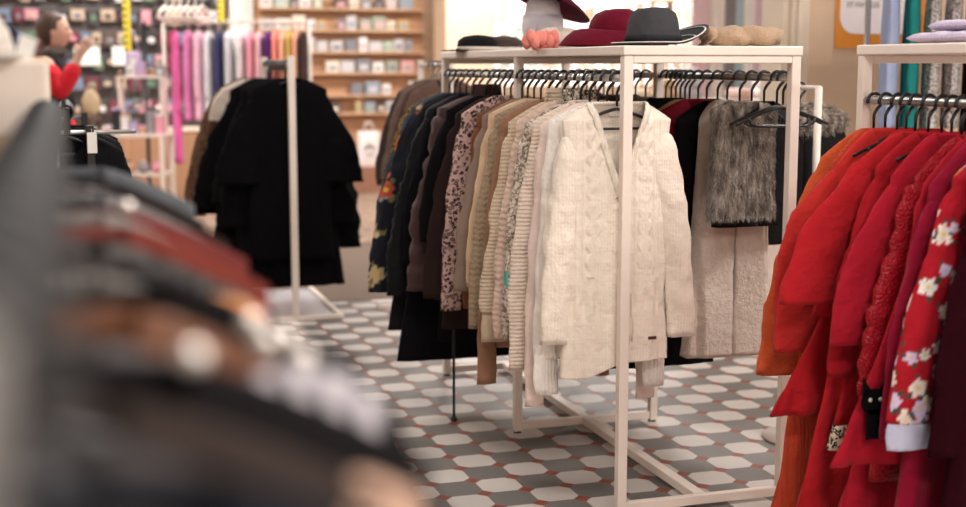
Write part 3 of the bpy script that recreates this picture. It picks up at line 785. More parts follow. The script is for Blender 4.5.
for i, (cn, nm, co, kd) in enumerate(NEAR):
    m = cloth('near_'+cn.replace(' ', '_'), CR(*co), kd, col2=CR(54, 50, 60) if kd == 'stripe' else (CR(225, 222, 228) if kd == 'check' else CR(90, 86, 84)))
    art = nm.replace('_', ' ')
    ct = art.split()[-1]
    kw = dict(L=.8, sl=.5, spread=.05+.03*((i*7) % 3), sa=.055, ws=.20, wc=.205, seed=200+i, d=.022, amp=.005, hstyle='grey', slope=.062+.004*(i % 4))
    kw['dx'] = ((i*37) % 11-5)*.006
    if i == 4: kw.update(slmat=cloth('near_blush', CR(190, 154, 132)), dx=-.012, spread=.03, sa=.08, sraise=.036)
    if i == 24: kw.update(slmat=cloth('navy_check', CR(40, 44, 74), 'check', col2=CR(225, 222, 228)))
    if i == 6: kw.update(slmat=cloth('near_stripe', CR(200, 194, 198), 'stripe', col2=CR(104, 98, 104)), sa=.11, sraise=.052, dx=-.02)
    if i == 11: kw.update(slmat=cloth('near_amber', CR(210, 136, 78), 'leather'), sa=.09, sraise=.038)
    parts = None
    if i in (5, 7, 8, 16):
        def parts(root, V, rows, nu, cl, s=i):
            for bx in ((.15, .175) if s in (7, 8) else (.09,)):
                zz = -.076-.058*((bx-.066)/.134)**1.25
                MB().ball((bx, -.012, zz+.004), .010, .004, .008, 10, 6).build('snap_button', plain('bright_snap', srgb(235, 228, 220), .2, .7), root)
    garment(nm, f"{cn} {art}{SLV.get(i, '')}, {ords[i]} from the camera on the nearest rack", ct, XL, yy, m, zb=ZL, slot=.07, hang=f"under the {cn} {art} on the nearest rack", where=NW, nu=44, nv=24, parts=parts, **kw)
    yy += .074

# things lying on top of that rack's end board
Mgrey = kn('crochet_grey', CR(196, 188, 178), 'lace')
def rope_hat(p, th, r): return p
t = thing('crochet_hat', 'pale grey crocheted hat on the end board of the nearest rack', 'hat', (-.165, 2.36, 1.449))
MB().lathe([(.085, 0), (.088, .02), (.080, .05), (.058, .08), (.028, .097), (0, .10)], 32).build('crown', Mgrey, t, solid=.005)
MB().lathe([(.084, .002), (.10, .001), (.104, .008), (.098, .012), (.086, .010)], 32).build('brim', Mgrey, t)
t = thing('swing_ticket', 'white cardboard ticket leaning beside the crocheted hat', 'tag', (-.066, 2.345, 1.4485))
MB().box(-.014, .014, -.001, .001, 0, .040, M=Matrix.Rotation(.35, 4, 'Y')).build('card', M_label, t, smooth=False)
MB().tube([(.012, 0, .036), (.03, 0, .03), (.028, 0, .004)], .001, 5).build('string', plain('red_string', srgb(170, 30, 40), .8), t)
# navy bundle further back, resting on a tall carton behind the rack
t = thing('carton', 'beige carton standing behind the end board of the nearest rack', 'box', (-.06, 2.80, 0))
MB().box(-.30, .03, -.17, .17, 0, 1.455).build('box_body', plain('beige_carton', srgb(206, 178, 146), .8), t, smooth=False, bevel=.006)
MB().box(-.30, .03, -.02, .02, 1.4552, 1.457).build('tape', plain('packing_tape', srgb(188, 156, 116), .35), t, smooth=False)
t = thing('folded_trousers', 'navy trousers lying bundled on the beige carton', 'trousers', (-.18, 2.80, 1.4575))
slabs(t, 'fold', cloth('navy_twill', CR(30, 34, 52)), .21, .28, 2, .032)

# ================================================================ SMALL BLACK COAT RACK BEHIND
t = thing('clothing_rack', 'low rack of black jackets behind the nearest rack', 'clothing rack')
zB = 1.165
for xx in (-.45, .08):
    MB().box(xx-.014, xx+.014, 5.02, 5.05, 0, zB+.06).build('post', M_black, t, smooth=False, bevel=.003)
    MB().box(xx-.014, xx+.014, 6.40, 6.43, 0, zB+.06).build('post', M_black, t, smooth=False, bevel=.003)
MB().tube([(-.44, 5.035, zB+.035), (.24, 5.035, zB+.035)], .008, 10).build('cross_rail', M_rail, t)
MB().tube([(-.44, 6.415, zB+.035), (.07, 6.415, zB+.035)], .008, 10).build('cross_rail', M_rail, t)
MB().tube([(.0, 5.045, zB+.11), (.0, 6.405, zB+.11)], .011, 10).build('hanging_rail', M_black, t)
for yv in (5.035, 6.415):
    MB().box(-.012, .012, yv-.01, yv+.01, zB+.03, zB+.122).build('rail_post', M_black, t, smooth=False)
t = thing('price_tag', 'white paper tag hanging on the metal rail of the black jackets', 'tag', (.085, 5.012, zB+.035))
MB().box(-.017, .017, -.003, .0, -.075, .0).build('card', M_label, t, smooth=False, bevel=.002)
MB().tube([(0, -.001, 0), (0, -.001, .012), (0, .019, .014), (0, .038, .012)], .001, 5).build('string', M_white, t)
for i in range(9):
    garment('jacket', f"black jacket, {ords[i]} from the front on the low rack behind", 'jacket', .0, 5.10+i*.085, cloth(f'jet_{i%3}', CR(22+4*(i % 3), 22+3*(i % 3), 24+3*(i % 3)), ('weave', 'nylon', 'rib')[i % 3]), zb=zB+.11, L=.75, sl=.5, spread=.05,
            seed=300+i, slot=.075, hang=f"holding the {ords[i]} black jacket of the low rack", where='on the low black rack', nu=40, nv=20)

# ================================================================ BLACK COATS ON THE T-RACK
TX, TY = 1.197, 7.393
t = thing('clothing_rack', 'white T-shaped floor rack with a flat base, holding long black coats', 'clothing rack')
MB().box(TX-.019, TX+.019, TY-.019, TY+.019, .03, 1.49).build('post', M_white, t, smooth=False, bevel=.003)
MB().box(TX-.019, TX+.019, TY+1.02, TY+1.058, .03, 1.49).build('post', M_white, t, smooth=False, bevel=.003)
MB().tube([(TX, TY+.019, 1.445), (TX, TY+1.02, 1.445)], .0125, 12).build('hanging_rail', M_rail, t)
MB().box(TX-.275, TX+.275, TY-.016, TY+.016, .002, .030).build('base_rail', M_white, t, smooth=False, bevel=.003)
MB().box(TX-.275, TX+.275, TY+1.02, TY+1.05, .002, .030).build('base_rail', M_white, t, smooth=False, bevel=.003)
for sx in (-1, 1):
    a, b = sorted((TX+sx*.245, TX+sx*.275))
    MB().box(a, b, TY+.016, TY+1.02, .002, .028).build('base_rail', M_white, t, smooth=False, bevel=.003)
MB().box(TX-.244, TX+.244, TY+.02, TY+1.015, .004, .012).build('base_plate', plain('pale_grey_plate', srgb(190, 190, 196), .3), t, smooth=False)
BW = 'on the T-shaped rack'
BL = [(.09, .74, .42, .70, 'black wool cape with wide batwing sleeves, first behind the white post', 'cape', 1.10, .115), (.18, 0, .0, 0, 'long black felt coat with a flared skirt, second behind the white post', 'coat', 1.27, .10),
      (.27, 0, .0, 0, 'black crepe dress, third behind the white post', 'dress', 1.20, .10), (.36, 0, .0, 0, 'black coat with a draped sleeve, fourth behind the white post', 'coat', 1.18, .14),
      (.45, 0, 0, 0, 'inky black overcoat in the middle of the T-shaped rack', 'coat', 1.22, .13), (.54, 0, 0, 0, 'matt black cloak further along the T-shaped rack', 'cloak', 1.12, .16),
      (.625, 0, 0, 0, 'soft black robe towards the back of the T-shaped rack', 'robe', 1.15, .15)]
for i, (dy, *_r, lb, nm, L_, sp) in enumerate(BL):
    m = cloth(f'coat_black_{i}', CR(11+2*(i % 3), 10+2*(i % 3), 12+2*(i % 3)), 'weave', sheen=.05)
    first = i == 0
    garment(nm, lb, nm, TX, TY+dy, m, zb=1.445, slot=.085, L=L_, ws=.215, wc=.225, wh=(.24, .32, .28, .30, .30, .28, .3)[i], sl=(.50, .74, .62, .90, .58, .66, .70)[i], spread=sp, dx=(.0, .0, -.03, .02, -.06, .0, -.05)[i], sa=(.105, .085, .08, .095, .10, .11, .10)[i], sb=.036, se=1.0, slr=lambda t: .62+.75*t,
            d=.036, seed=330+i, hang=f"holding the {lb.split(',')[0]}", where=BW, amp=.014, nu=80)
g = garment('fur_jacket', 'white fake-fur jacket tucked behind the long black coats', 'jacket', TX, TY+.725, M_fur_cream, zb=1.445, slot=.075, L=.36, sl=.16, spread=.06, sa=.065, seed=340, d=.033, hang='holding the white fake-fur jacket', where=BW, dx=-.10)
garment('jacket', 'tan brown patterned jacket peeking out left of the black coats', 'jacket', TX, TY+.82, cloth('tan_pattern', CR(122, 92, 70), 'tweed', col2=CR(70, 50, 40)), zb=1.445, slot=.08, L=.80, sl=.74, spread=.20, sa=.085, seed=341, d=.03, hang='holding the tan brown patterned jacket', where=BW, dx=-.11)
garment('jacket', 'black quilted jacket last on the T-shaped rack', 'jacket', TX, TY+.91, MATS['black_nylon'], zb=1.445, slot=.08, L=.8, sl=.6, spread=.12, quilt=.07, seed=342, hang='holding the black quilted jacket at the back of the T-shaped rack', where=BW)

# ================================================================ BROWN COATS BEHIND THE MIDDLE RACK
t = thing('clothing_rack', 'small white rack of brown coats behind the middle rack', 'clothing rack')
for yv in (6.98, 7.62):
    MB().box(1.98, 2.01, yv-.015, yv+.015, .0, 1.47).build('post', M_white, t, smooth=False, bevel=.003)
    MB().box(1.72, 2.27, yv-.015, yv+.015, .0, .03).build('base_rail', M_white, t, smooth=False, bevel=.003)
MB().tube([(1.995, 6.995, 1.44), (1.995, 7.605, 1.44)], .012, 12).build('hanging_rail', M_rail, t)
for i, (c, lb) in enumerate((((98, 76, 68), 'mole brown short coat on the rack behind the flowered jacket'), ((84, 62, 56), 'plum brown short coat, second on the rack behind the flowered jacket'), ((110, 92, 82), 'beige-brown short coat, third on the rack behind the flowered jacket'), ((70, 58, 54), 'dark brown short coat at the back of the rack behind the flowered jacket'))):
    garment('coat', lb, 'coat', 1.995, 7.06+i*.1, cloth(f'mole_{i}', CR(*c)), zb=1.44, slot=.085, L=.56, ws=.20, wc=.24, sl=.50, spread=.07+.015*i, sa=.07, seed=350+i, d=.03, hang=f"holding the {lb.split(' on ')[0].split(',')[0].split(' at the')[0]}", where='on the small rack of brown coats', collar=('stand', cloth('wool_collar', CR(190, 170, 150), 'tweed', col2=CR(150, 130, 112))) if i == 1 else None)

# coat stand behind the red rack with fur-collared coat
t = thing('coat_stand', 'pale pole stand behind the red clothes', 'coat stand', (2.70, 4.42, 0))
MB().lathe([(0, 0), (.17, 0), (.17, .012), (.03, .022), (.014, .04), (.014, 1.36), (0, 1.365)], 24).build('pole', M_white, t)
MB().tube([(0, 0, 1.355), (0, .16, 1.355)], .01, 10).build('arm', M_white, t)
g = garment('fur_jacket', 'dark jacket with a bushy grey fur shoulder, just above the orange dress', 'jacket', 2.70, 4.555, cloth('dark_jacket', CR(30, 28, 30)), zb=1.355, slot=.1, L=.6, sl=.3, spread=.02, seed=360, d=.035, hang='on the pole stand behind the red clothes', where='on the pole stand')
b = MB().ball((.02, 0, -.13), .19, .048, .062, 22, 12); o = b.build('fur_collar', M_fur_grey, g); fur(g, o, M_fur_grey, 12000, .024, .001, 21)
o2 = body_of(g)

# counter below, right of the middle rack
t = thing('counter', 'pale low counter behind the cream fur coat and the orange dress', 'counter', (3.36, 6.02, 0))
MB().box(-.42, .22, -.0, .17, .06, .86).build('front_panel', plain('pale_counter', srgb(222, 204, 190), .6), t, smooth=False, bevel=.006)
MB().box(-.44, .24, -.02, .19, .861, .895).build('worktop', M_trim, t, smooth=False, bevel=.006)
MB().box(-.40, .20, .02, .15, 0, .059).build('plinth', plain('grey_plinth', srgb(150, 140, 134), .6), t, smooth=False)

# ================================================================ HATS ON THE MIDDLE RACK'S SHELF
felt = lambda n, c: cloth(n, CR(*c), 'weave', sheen=.12, vary=.06)
SH = 1.5005
t = thing('felt_hat', 'dark grey felt hat with an upturned striped brim on the shelf', 'hat', (1.835, 4.02, SH), 0)
gf = felt('grey_felt', (66, 66, 68))
def crownfn(p, th, r):
    x, y, z = p
    if z > .09: z -= .018*math.exp(-(y/.022)**2)*(1 if abs(x) < .05 else .5)
    return (x*(1-.05*(z/.13)), y*.92, z)
MB().lathe([(.092, .014), (.090, .04), (.085, .08), (.076, .108), (.055, .124), (.028, .129), (0, .130)], 44, fn=crownfn).build('crown', gf, t, solid=.003)
def brimfn(p, th, r):
    x, y, z = p
    k = max(0, (r-.09)/.075)
    up = max(0, cos(th-.1))
    lf = max(0, -cos(th))
    return (x*(1+.12*up*k-.22*lf*k), y*.95, max(.0015, z + .062*k**1.4*up**1.5 + .004*k))
prof = [(.090, .012), (.10, .006), (.115, .003), (.13, .002), (.15, .003), (.165, .004), (.166, .007), (.15, .0065), (.13, .0055), (.115, .0065), (.10, .011), (.091, .018)]
MB().lathe(prof, 60, fn=brimfn).build('brim', [gf], t)
for rr in (.132, .158):
    pts = [brimfn((rr*cos(a), rr*sin(a), .0075), a, rr) for a in [i*2*PI/60 for i in range(60)]]
    MB().tube([(a, b_, c_+.001) for a, b_, c_ in pts], .0035, 6, ry=.0015, closed=True).build('stripe', plain('ribbon_white', srgb(216, 208, 200), .7), t)
MB().lathe([(.0945, .016), (.0945, .034), (.093, .036)], 44, fn=lambda p, th, r: (p[0], p[1]*.92, p[2])).build('hat_band', felt('charcoal_band', (50, 50, 54)), t, solid=.0015)

t = thing('felt_hat', 'maroon felt hat with a wide drooping brim beside the grey hat', 'hat', (1.83, 4.37, SH), .0)
mf = felt('maroon_felt', (104, 16, 38))
def mcrown(p, th, r):
    x, y, z = p
    return (x*1.12+.028, y, z*1.0 - .012*math.exp(-(y/.03)**2)*(z > .09))
MB().lathe([(.094, .050), (.092, .07), (.086, .095), (.070, .122), (.045, .136), (0, .141)], 40, fn=mcrown).build('crown', mf, t, solid=.003)
def mbrim(p, th, r):
    x, y, z = p
    k = max(0, (r-.09)/.085)
    lf = max(0, -cos(th))
    return (x*1.1+.028*(1-k*lf), y, max(.0015, z+.022*sin(min(1, k)*PI)*(.3+lf)))
MB().lathe([(.092, .052), (.11, .042), (.13, .028), (.15, .012), (.168, .001), (.168, .004), (.15, .017), (.13, .033), (.11, .047), (.093, .058)], 56, fn=mbrim).build('brim', mf, t)

g = thing('fur_hat', 'tan fur scarf rolled up at the near right end of the shelf', 'scarf', (2.165, 4.02, SH), .0)
g.name = 'fur_scarf'
b = MB(); N = 26
pts = [(-.14+.28*i/N, .01*sin(i*.6), .034+.004*sin(i*.9)) for i in range(N+1)]
b.tube(pts, [.034*(.45+.55*min(1, 4*min(i/N+.06, 1-i/N+.06))**.5)+.004*nz(i*.5, 1) for i in range(N+1)], 16, ry=None)
b.v = [(x, y*1.3+.008*nz(x*18, z*30), max(.002, z+.004*nz(x*25, y*25, 3))) for x, y, z in b.v]
o = b.build('roll', cloth('tan_plush', srgb(192, 162, 134), 'plush', rough=.95), g)
b = MB()
for i in range(9):
    u = i/8
    b.v += [(-.13-.03*u, -.05+.02*u, .003+.030*(1-u)), (-.13-.03*u, .04-.02*u, .003+.022*(1-u))]
for i in range(8): b.face(2*i, 2*i+1, 2*i+3, 2*i+2)
b.build('scarf_end', MATS['tan_plush'], g, solid=.005)

# lace-draped head stand with a maroon hat on it
t = thing('hat_stand', 'head-shaped hat stand draped with white lace fringe', 'hat stand', (1.80, 4.98, SH), 0)
lace = cloth('white_lace', CR(224, 218, 224), 'weave')
MB().lathe([(0, 0), (.07, 0), (.06, .012), (.035, .03), (.036, .06), (.062, .085), (.072, .13), (.064, .18), (.04, .21), (0, .222)], 32).build('head_form', lace, t)
fr = MB()
for i in range(70):
    a = 2*PI*i/70; r0 = .074
    l = rnd.uniform(.08, .15)
    p = [(r0*cos(a), r0*sin(a), .135), ((r0+.006)*cos(a), (r0+.006)*sin(a), .10), ((r0+rnd.uniform(-.012, .012))*cos(a), (r0+rnd.uniform(-.012, .012))*sin(a), max(.01, .135-l))]
    fr.tube(p, .0028, 5)
fr.build('fringe', lace, t)
t = thing('felt_hat', 'wine-dark wide-brimmed hat tilted on the lace-draped stand', 'hat', (1.80, 4.98, SH+.165), 0)
wf = felt('wine_felt', (70, 18, 32))
tilt = Matrix.Rotation(.42, 4, 'Y')
def tl(p, th, r):
    x, y, z = p
    v = tilt @ Vector((x, y, z + (-.03*max(0, (r-.09)/.1)**2)))
    return (v.x, v.y, v.z)
MB().lathe([(.085, .06), (.086, .08), (.082, .13), (.07, .16), (.04, .175), (0, .178)], 36, fn=tl).build('crown', wf, t, solid=.003)
MB().lathe([(.086, .062), (.11, .055), (.15, .050), (.19, .048), (.192, .052), (.15, .055), (.11, .061), (.087, .068)], 48, fn=tl).build('brim', wf, t)

# coral flower garland, cream fluffy hat, flat maroon beret, two caps at the far end
t = thing('flower_garland', 'coral pink cloth flowers lying before the lace-draped stand', 'garland', (1.655, 4.57, SH), .1)
cor = cloth('coral_petals', CR(232, 142, 130))
for k in range(3):
    cx, cy = -.05+.040*k, .012*(k % 2)
    f = MB()
    for q in range(6):
        a = q*PI/3+k
        f.ball((cx+.017*cos(a), cy+.017*sin(a), .030+.012*sin(q*2+k)), .018, .018, .026, 10, 6)
    f.ball((cx, cy, .046), .014, .014, .016, 10, 6)
    f.build('blossom', cor, t)
t = thing('fur_hat', 'cream fluffy hat lying flat between the coral flowers and the maroon hat', 'hat', (1.775, 4.735, SH), 0)
b = MB().lathe([(.0, .003), (.09, .003), (.10, .028), (.088, .055), (.05, .070), (0, .075)], 40, fn=lambda p, th, r: (p[0]*1.1*(1+.06*sin(3*th)), p[1]*.8, max(.003, p[2]*(1+.12*sin(2*th+1))))); o = b.build('crown', M_fur_cream, t)

t = thing('beret', 'flattened dusty maroon beret tucked under the maroon hat brim', 'beret', (1.985, 4.90, SH), 0)
MB().lathe([(0, .002), (.075, .002), (.088, .012), (.082, .024), (.05, .031), (.01, .033), (.008, .044), (0, .045)], 32).build('crown', felt('dusty_maroon', (110, 52, 58)), t)
for lx, ly, lb, c in ((1.70, 5.52, 'black peaked cap with a white band at the far end of the shelf', (30, 28, 32)), (1.86, 5.66, 'dark tweed cap behind the black peaked cap', (74, 62, 58))):
    t = thing('peaked_cap', lb, 'cap', (lx, ly, SH), -.5)
    m = felt('cap_%d' % c[0], c)
    MB().lathe([(.086, .003), (.090, .02), (.085, .045), (.06, .062), (.02, .068), (0, .069)], 32).build('crown', m, t, solid=.003)
    MB().lathe([(.0915, .004), (.0925, .015), (.0915, .018)], 32).build('hat_band', plain('cap_band', srgb(224, 216, 206), .7), t, solid=.001)
    pk = MB()
    for i in range(13):
        a = PI+(-.9+1.8*i/12)
        e = .07*cos((i/12-.5)*PI)**.6
        pk.v += [(.091*cos(a), .091*sin(a), .008), ((.091+e)*cos(a), (.091+e)*sin(a), .003)]
    for i in range(12): pk.face(2*i, 2*i+1, 2*i+3, 2*i+2)
    pk.build('peak', m, t, solid=.003)

# ================================================================ POSTER AND CLOTHES ON THE RIGHT WALL
t = thing('wall_sign', 'orange-bordered notice with white rounded panel on the right wall', 'sign', (4.13, 6.249, 1.53))
MB().box(-.23, .32, -.006, 0, 0, .75).build('sheet', plain('orange_print', srgb(214, 132, 34), .6), t, smooth=False)
pn = MB(); R_ = .09; pts = []
x0, x1, z0, z1 = -.205, .29, .075, .73
for cx, cz, a0 in ((x1-R_, z1-R_, 0), (x0+R_, z1-R_, 90), (x0+R_, z0+R_, 180), (x1-R_, z0+R_, 270)):
    for k in range(9):
        a = math.radians(a0+k*90/8); pts.append((cx+R_*cos(a), cz+R_*sin(a)))
pn.v = [(a, -.0075, b) for a, b in pts]+[(a, -.0062, b) for a, b in pts]
k = len(pts); pn.face(*range(k)); pn.face(*range(2*k-1, k-1, -1))
for i in range(k): pn.face(i, k+i, k+(i+1) % k, (i+1) % k)
pn.build('text_panel', plain('poster_white', srgb(226, 216, 216), .7), t, smooth=False)
ink = plain('poster_ink', srgb(70, 62, 66), .7)
def text(parent, body, size, loc, rot, mat, name='lettering'):
    cu = bpy.data.curves.new(name, 'FONT'); cu.body = body; cu.size = size; cu.extrude = .0004
    tmp = bpy.data.objects.new(name, cu); C.objects.link(tmp)
    me = bpy.data.meshes.new_from_object(tmp.evaluated_get(bpy.context.evaluated_depsgraph_get()))
    bpy.data.objects.remove(tmp); me.name = name; me.materials.clear(); me.materials.append(mat)
    o = bpy.data.objects.new(name, me); C.objects.link(o)
    o.location = loc; o.rotation_euler = rot; o.parent = parent
    return o
text(t, 'ET FAMILLES', .036, (-.165, -.0082, .215), (PI/2, 0, 0), ink)
ln = MB()
for zz, segs in ((.275, 9), (.32, 7), (.335, 1), (.37, 9)):
    xx = -.165
    for s in range(segs):
        w = rnd.uniform(.018, .034); ln.box(xx, xx+w, -.0082, -.0078, zz, zz+.012); xx += w+.007
ln.build('text_line', ink, t, smooth=False)

t = thing('clothing_rack', 'tall metal rack of pale and teal clothes behind the red rack', 'clothing rack', (0, 0, 0))
MB().tube([(3.589, 5.45, 1.95), (5.1, 5.45, 1.95)], .009, 12).build('hanging_rail', M_rail, t)
for xx in (3.575, 5.12):
    MB().tube([(xx, 5.45, .02), (xx, 5.45, 1.965)], .014, 12).build('post', M_rail, t)
    MB().tube([(xx, 5.15, .014), (xx, 5.75, .014)], .013, 12).build('foot', M_rail, t)
HW = 'on the high rail at the right'
for i, (xx, c, kd, c2, lb, nm) in enumerate((
    (3.700, (150, 160, 190), 'weave', None, 'pale blue denim shirt, first on the high rail over the red rack', 'shirt'), (3.815, (28, 116, 112), 'weave', None, 'teal green dress hanging on the high rail', 'dress'), (3.93, (206, 196, 190), 'tweed', (60, 56, 58), 'speckled white and black tweed jacket on the high rail', 'jacket'), (4.045, (200, 190, 186), 'tweed', (70, 66, 66), 'flecked grey tweed coat after the speckled jacket', 'coat'),
    (4.16, (34, 32, 36), 'weave', None, 'black dress after the tweeds on the high rail', 'dress'), (4.275, (40, 42, 40), 'weave', None, 'dark olive-black coat on the high rail', 'coat'), (4.39, (24, 22, 26), 'weave', None, 'black coat at the edge of the picture on the high rail', 'coat'))):
    garment(nm, lb, nm, xx, 5.45, cloth('hi_%d' % i, CR(*c), kd, col2=CR(*c2) if c2 else None), zb=1.95, rot=.96, slot=.086, L=.80+.05*(i % 3), sl=.55, spread=.03, d=.034, ws=.19, seed=400+i, hang=f"holding the {lb.split(',')[0].split(' on ')[0].split(' hanging')[0]}", where=HW, nu=44, nv=24)

# ================================================================ BACK WALL: CARD SHELVES
M_tan = plain('tan_board', srgb(184, 140, 106), .75)
M_shelf = plain('tan_shelf', srgb(166, 124, 94), .6)
t = thing('display_unit', 'tan wall unit of narrow shelves filled with small cards', 'display unit', (0, 0, 0))
UX0, UX1, UY = 2.06, 3.97, 15.05
MB().box(UX0, UX1, UY, UY+.10, .0, 2.6).build('back_panel', M_tan, t, smooth=False)
MB().box(UX0, UX1, UY-.30, UY-.001, .0, .30).build('base_cabinet', plain('brown_cabinet', srgb(140, 98, 76), .55), t, smooth=False, bevel=.006)
zsh = [2.30, 2.065, 1.825, 1.585, 1.35, 1.10, .895]
for z in zsh:
    MB().box(UX0, UX1, UY-.13, UY-.001, z-.014, z).build('shelf', M_shelf, t, smooth=False, bevel=.002)
    MB().box(UX0, UX1, UY-.136, UY-.1305, z-.014, z+.012).build('shelf_lip', plain('shelf_lip_tan', srgb(196, 158, 124), .5), t, smooth=False)
CARDC = [('white', (226, 220, 216)), ('pale grey', (190, 186, 186)), ('slate grey', (120, 120, 126)), ('pale green', (170, 190, 170)), ('rose pink', (214, 160, 160)), ('ivory', (222, 206, 186)), ('dark brown', (70, 54, 52)), ('sage', (150, 156, 140)), ('smoky blue', (140, 150, 160)), ('mauve', (130, 104, 120)), ('gold', (190, 160, 110))]
cardm = {n: plain('card_'+n.replace(' ', '_'), srgb(*c), .6) for n, c in CARDC}
def cards(x0, x1, y, z, hmin, hmax, r, sname, where, cats=CARDC, fill=.93):
    x = x0; k = 0
    while x < x1-.07:
        w = r.uniform(.08, .17)
        if x+w > x1: break
        if r.random() < fill:
            cn, _ = r.choice(cats if r.random() < .55 else [cats[0], cats[1], cats[5], cats[1]]); h = r.uniform(hmin, hmax)
            o = thing('greeting_card' if w < .13 else 'gift_box', f"{cn} {'card' if w < .13 else 'boxed item'}, {ords[min(k, 25)]} along the {sname} {where}", 'card' if w < .13 else 'box', (x+w/2, y, z+.0005), 0, f"cards on the {sname} {where}")
            dpt = .01 if w < .13 else .05
            MB().box(-w/2+.004, w/2-.004, -dpt/2, dpt/2, 0, h).build('sheet' if w < .13 else 'carton', cardm[cn], o, smooth=False, bevel=.002)
            MB().box(-w*.28, w*.28, -dpt/2-.0015, -dpt/2-.0002, h*.25, h*.62).build('picture', cardm[r.choice([cats[1], cats[4], cats[7], cats[8], cats[2], cats[5]])[0]], o, smooth=False)
            k += 1
        x += w+r.uniform(.008, .03)
r = random.Random(5)
for i, z in enumerate(zsh[1:6]):
    cards(UX0+.03, UX1-.03, UY-.085, z, .11, .165, r, ('top visible shelf', 'second shelf', 'third shelf', 'fourth shelf', 'fifth shelf')[i], 'of the tan unit', fill=.93 if i < 3 else .6)
cards(UX0+.5, UX1-.05, UY-.085, zsh[6], .12, .18, r, 'bottom shelf', 'of the tan unit')
cards(UX0+.03, UX1-.03, UY-.085, zsh[0], .11, .165, r, 'uppermost shelf', 'of the tan unit')
# two white tote bags
for i, (xx, lb) in enumerate(((2.86, 'white cotton tote bag half hidden by the black coats'), (3.29, 'white cotton tote bag with a dark print by the brown coats'))):
    t = thing('tote_bag', lb, 'bag', (xx-.02, 14.83, .301))
    b = MB(); nx = 12
    for s in (1, -1):
        for i_ in range(nx+1):
            for j in range(nx+1):
                u, v = i_/nx*2-1, j/nx
                e = (1-abs(u)**3)*sin(PI*min(1, v*1.02+.02))**.5
                b.v.append((u*.125, -s*(.006+.03*max(0, e)), v*.40))
    N = (nx+1)**2
    for i_ in range(nx):
        for j in range(nx):
            a = i_*(nx+1)+j; b.face(a, a+nx+1, a+nx+2, a+1); b.face(N+a, N+a+1, N+a+nx+2, N+a+nx+1)
    b.build('bag_body', cloth('tote_cotton', CR(226, 216, 212)), t)
    for yy_ in (-.01, .01):
        MB().tube([(-.05, yy_, .395), (-.045, yy_, .46), (-.02, yy_, .50), (.02, yy_, .50), (.045, yy_, .46), (.05, yy_, .395)], .008, 8, ry=.003).build('handle', MATS['tote_cotton'], t)
    pr = MB()
    pk = plain('print_grey', srgb(96, 92, 94), .8)
    pr.tube([(.055*cos(a), -.040, .19+.035*sin(a)) for a in [k_*PI/10 for k_ in range(11)]], .012, 8, ry=.003)
    pr.tube([(-.05, -.040, .15), (-.015, -.040, .145), (.02, -.040, .15), (.05, -.040, .145)], .010, 8, ry=.003)
    pr.tube([(-.03, -.039, .255), (.03, -.039, .255)], .009, 8, ry=.003)
    pr.build('print', pk, t)

# ================================================================ BRIGHT DISPLAY AND FABRICS (CENTRE RIGHT, FAR)
struct(box_part('window_1', plain('bright_glazing', srgb(245, 240, 236), .5, emit=((1, .97, .93, 1), 1.3)), None, 4.56, 7.6, 15.20, 15.29, 1.2, 3.0, 0))
wf_ = MB()
for xx in (4.52, 5.55, 6.58, 7.6): wf_.box(xx, xx+.05, 15.12, 15.195, 1.15, 3.05)
wf_.box(4.52, 7.65, 15.12, 15.195, 1.10, 1.15); wf_.box(4.52, 7.65, 15.12, 15.195, 3.0, 3.05)
struct(wf_.build('trim_3', M_trim, None, smooth=False, bevel=.004))
t = thing('shelving_unit', 'white open shelves with pale jars before the bright window', 'shelves', (0, 0, 0))
for xx in (4.75, 6.0, 7.25):
    for yv in (14.5, 14.85): MB().box(xx-.018, xx+.018, yv-.018, yv+.018, 0, 2.4).build('upright', M_white, t, smooth=False)
for z in (.4, .9, 1.42, 1.70, 1.98, 2.26): MB().box(4.74, 7.26, 14.47, 14.88, z-.025, z).build('shelf', M_white, t, smooth=False, bevel=.003)
JC = [('white', (236, 230, 226)), ('cream', (232, 216, 190)), ('pale tan', (206, 178, 146)), ('soft grey', (190, 190, 196)), ('mint', (190, 206, 196)), ('blush', (222, 190, 180))]
jm = {n: plain('jar_'+n.replace(' ', '_'), srgb(*c), .35) for n, c in JC}
r = random.Random(9)
jarpart = {}
for si, z in enumerate((1.42, 1.70, 1.98)):
    x = 4.84
    k = 0
    while x < 7.15:
        if abs(x-6.0) > .07:
            cn = r.choice(JC)[0]; rr = r.uniform(.045, .07); h = r.uniform(.11, .19)
            o = thing('storage_jar', f"{cn} jar, {ords[min(25, k)]} along the {('lowest','middle','upper')[si]} bright shelf", 'jar', (x, 14.62, z+.0005), 0, f"jars on the {('lowest','middle','upper')[si]} bright shelf")
            MB().lathe([(0, 0), (rr*.9, 0), (rr, .012), (rr, h*.75), (rr*.75, h*.86), (rr*.75, h*.9)], 16).build('jar_body', jm[cn], o)
            MB().lathe([(rr*.8, h*.9), (rr*.82, h*.905), (rr*.82, h), (0, h+.004)], 16).build('lid', jm[r.choice(JC)[0]], o)
            k += 1
        x += r.uniform(.13, .2)
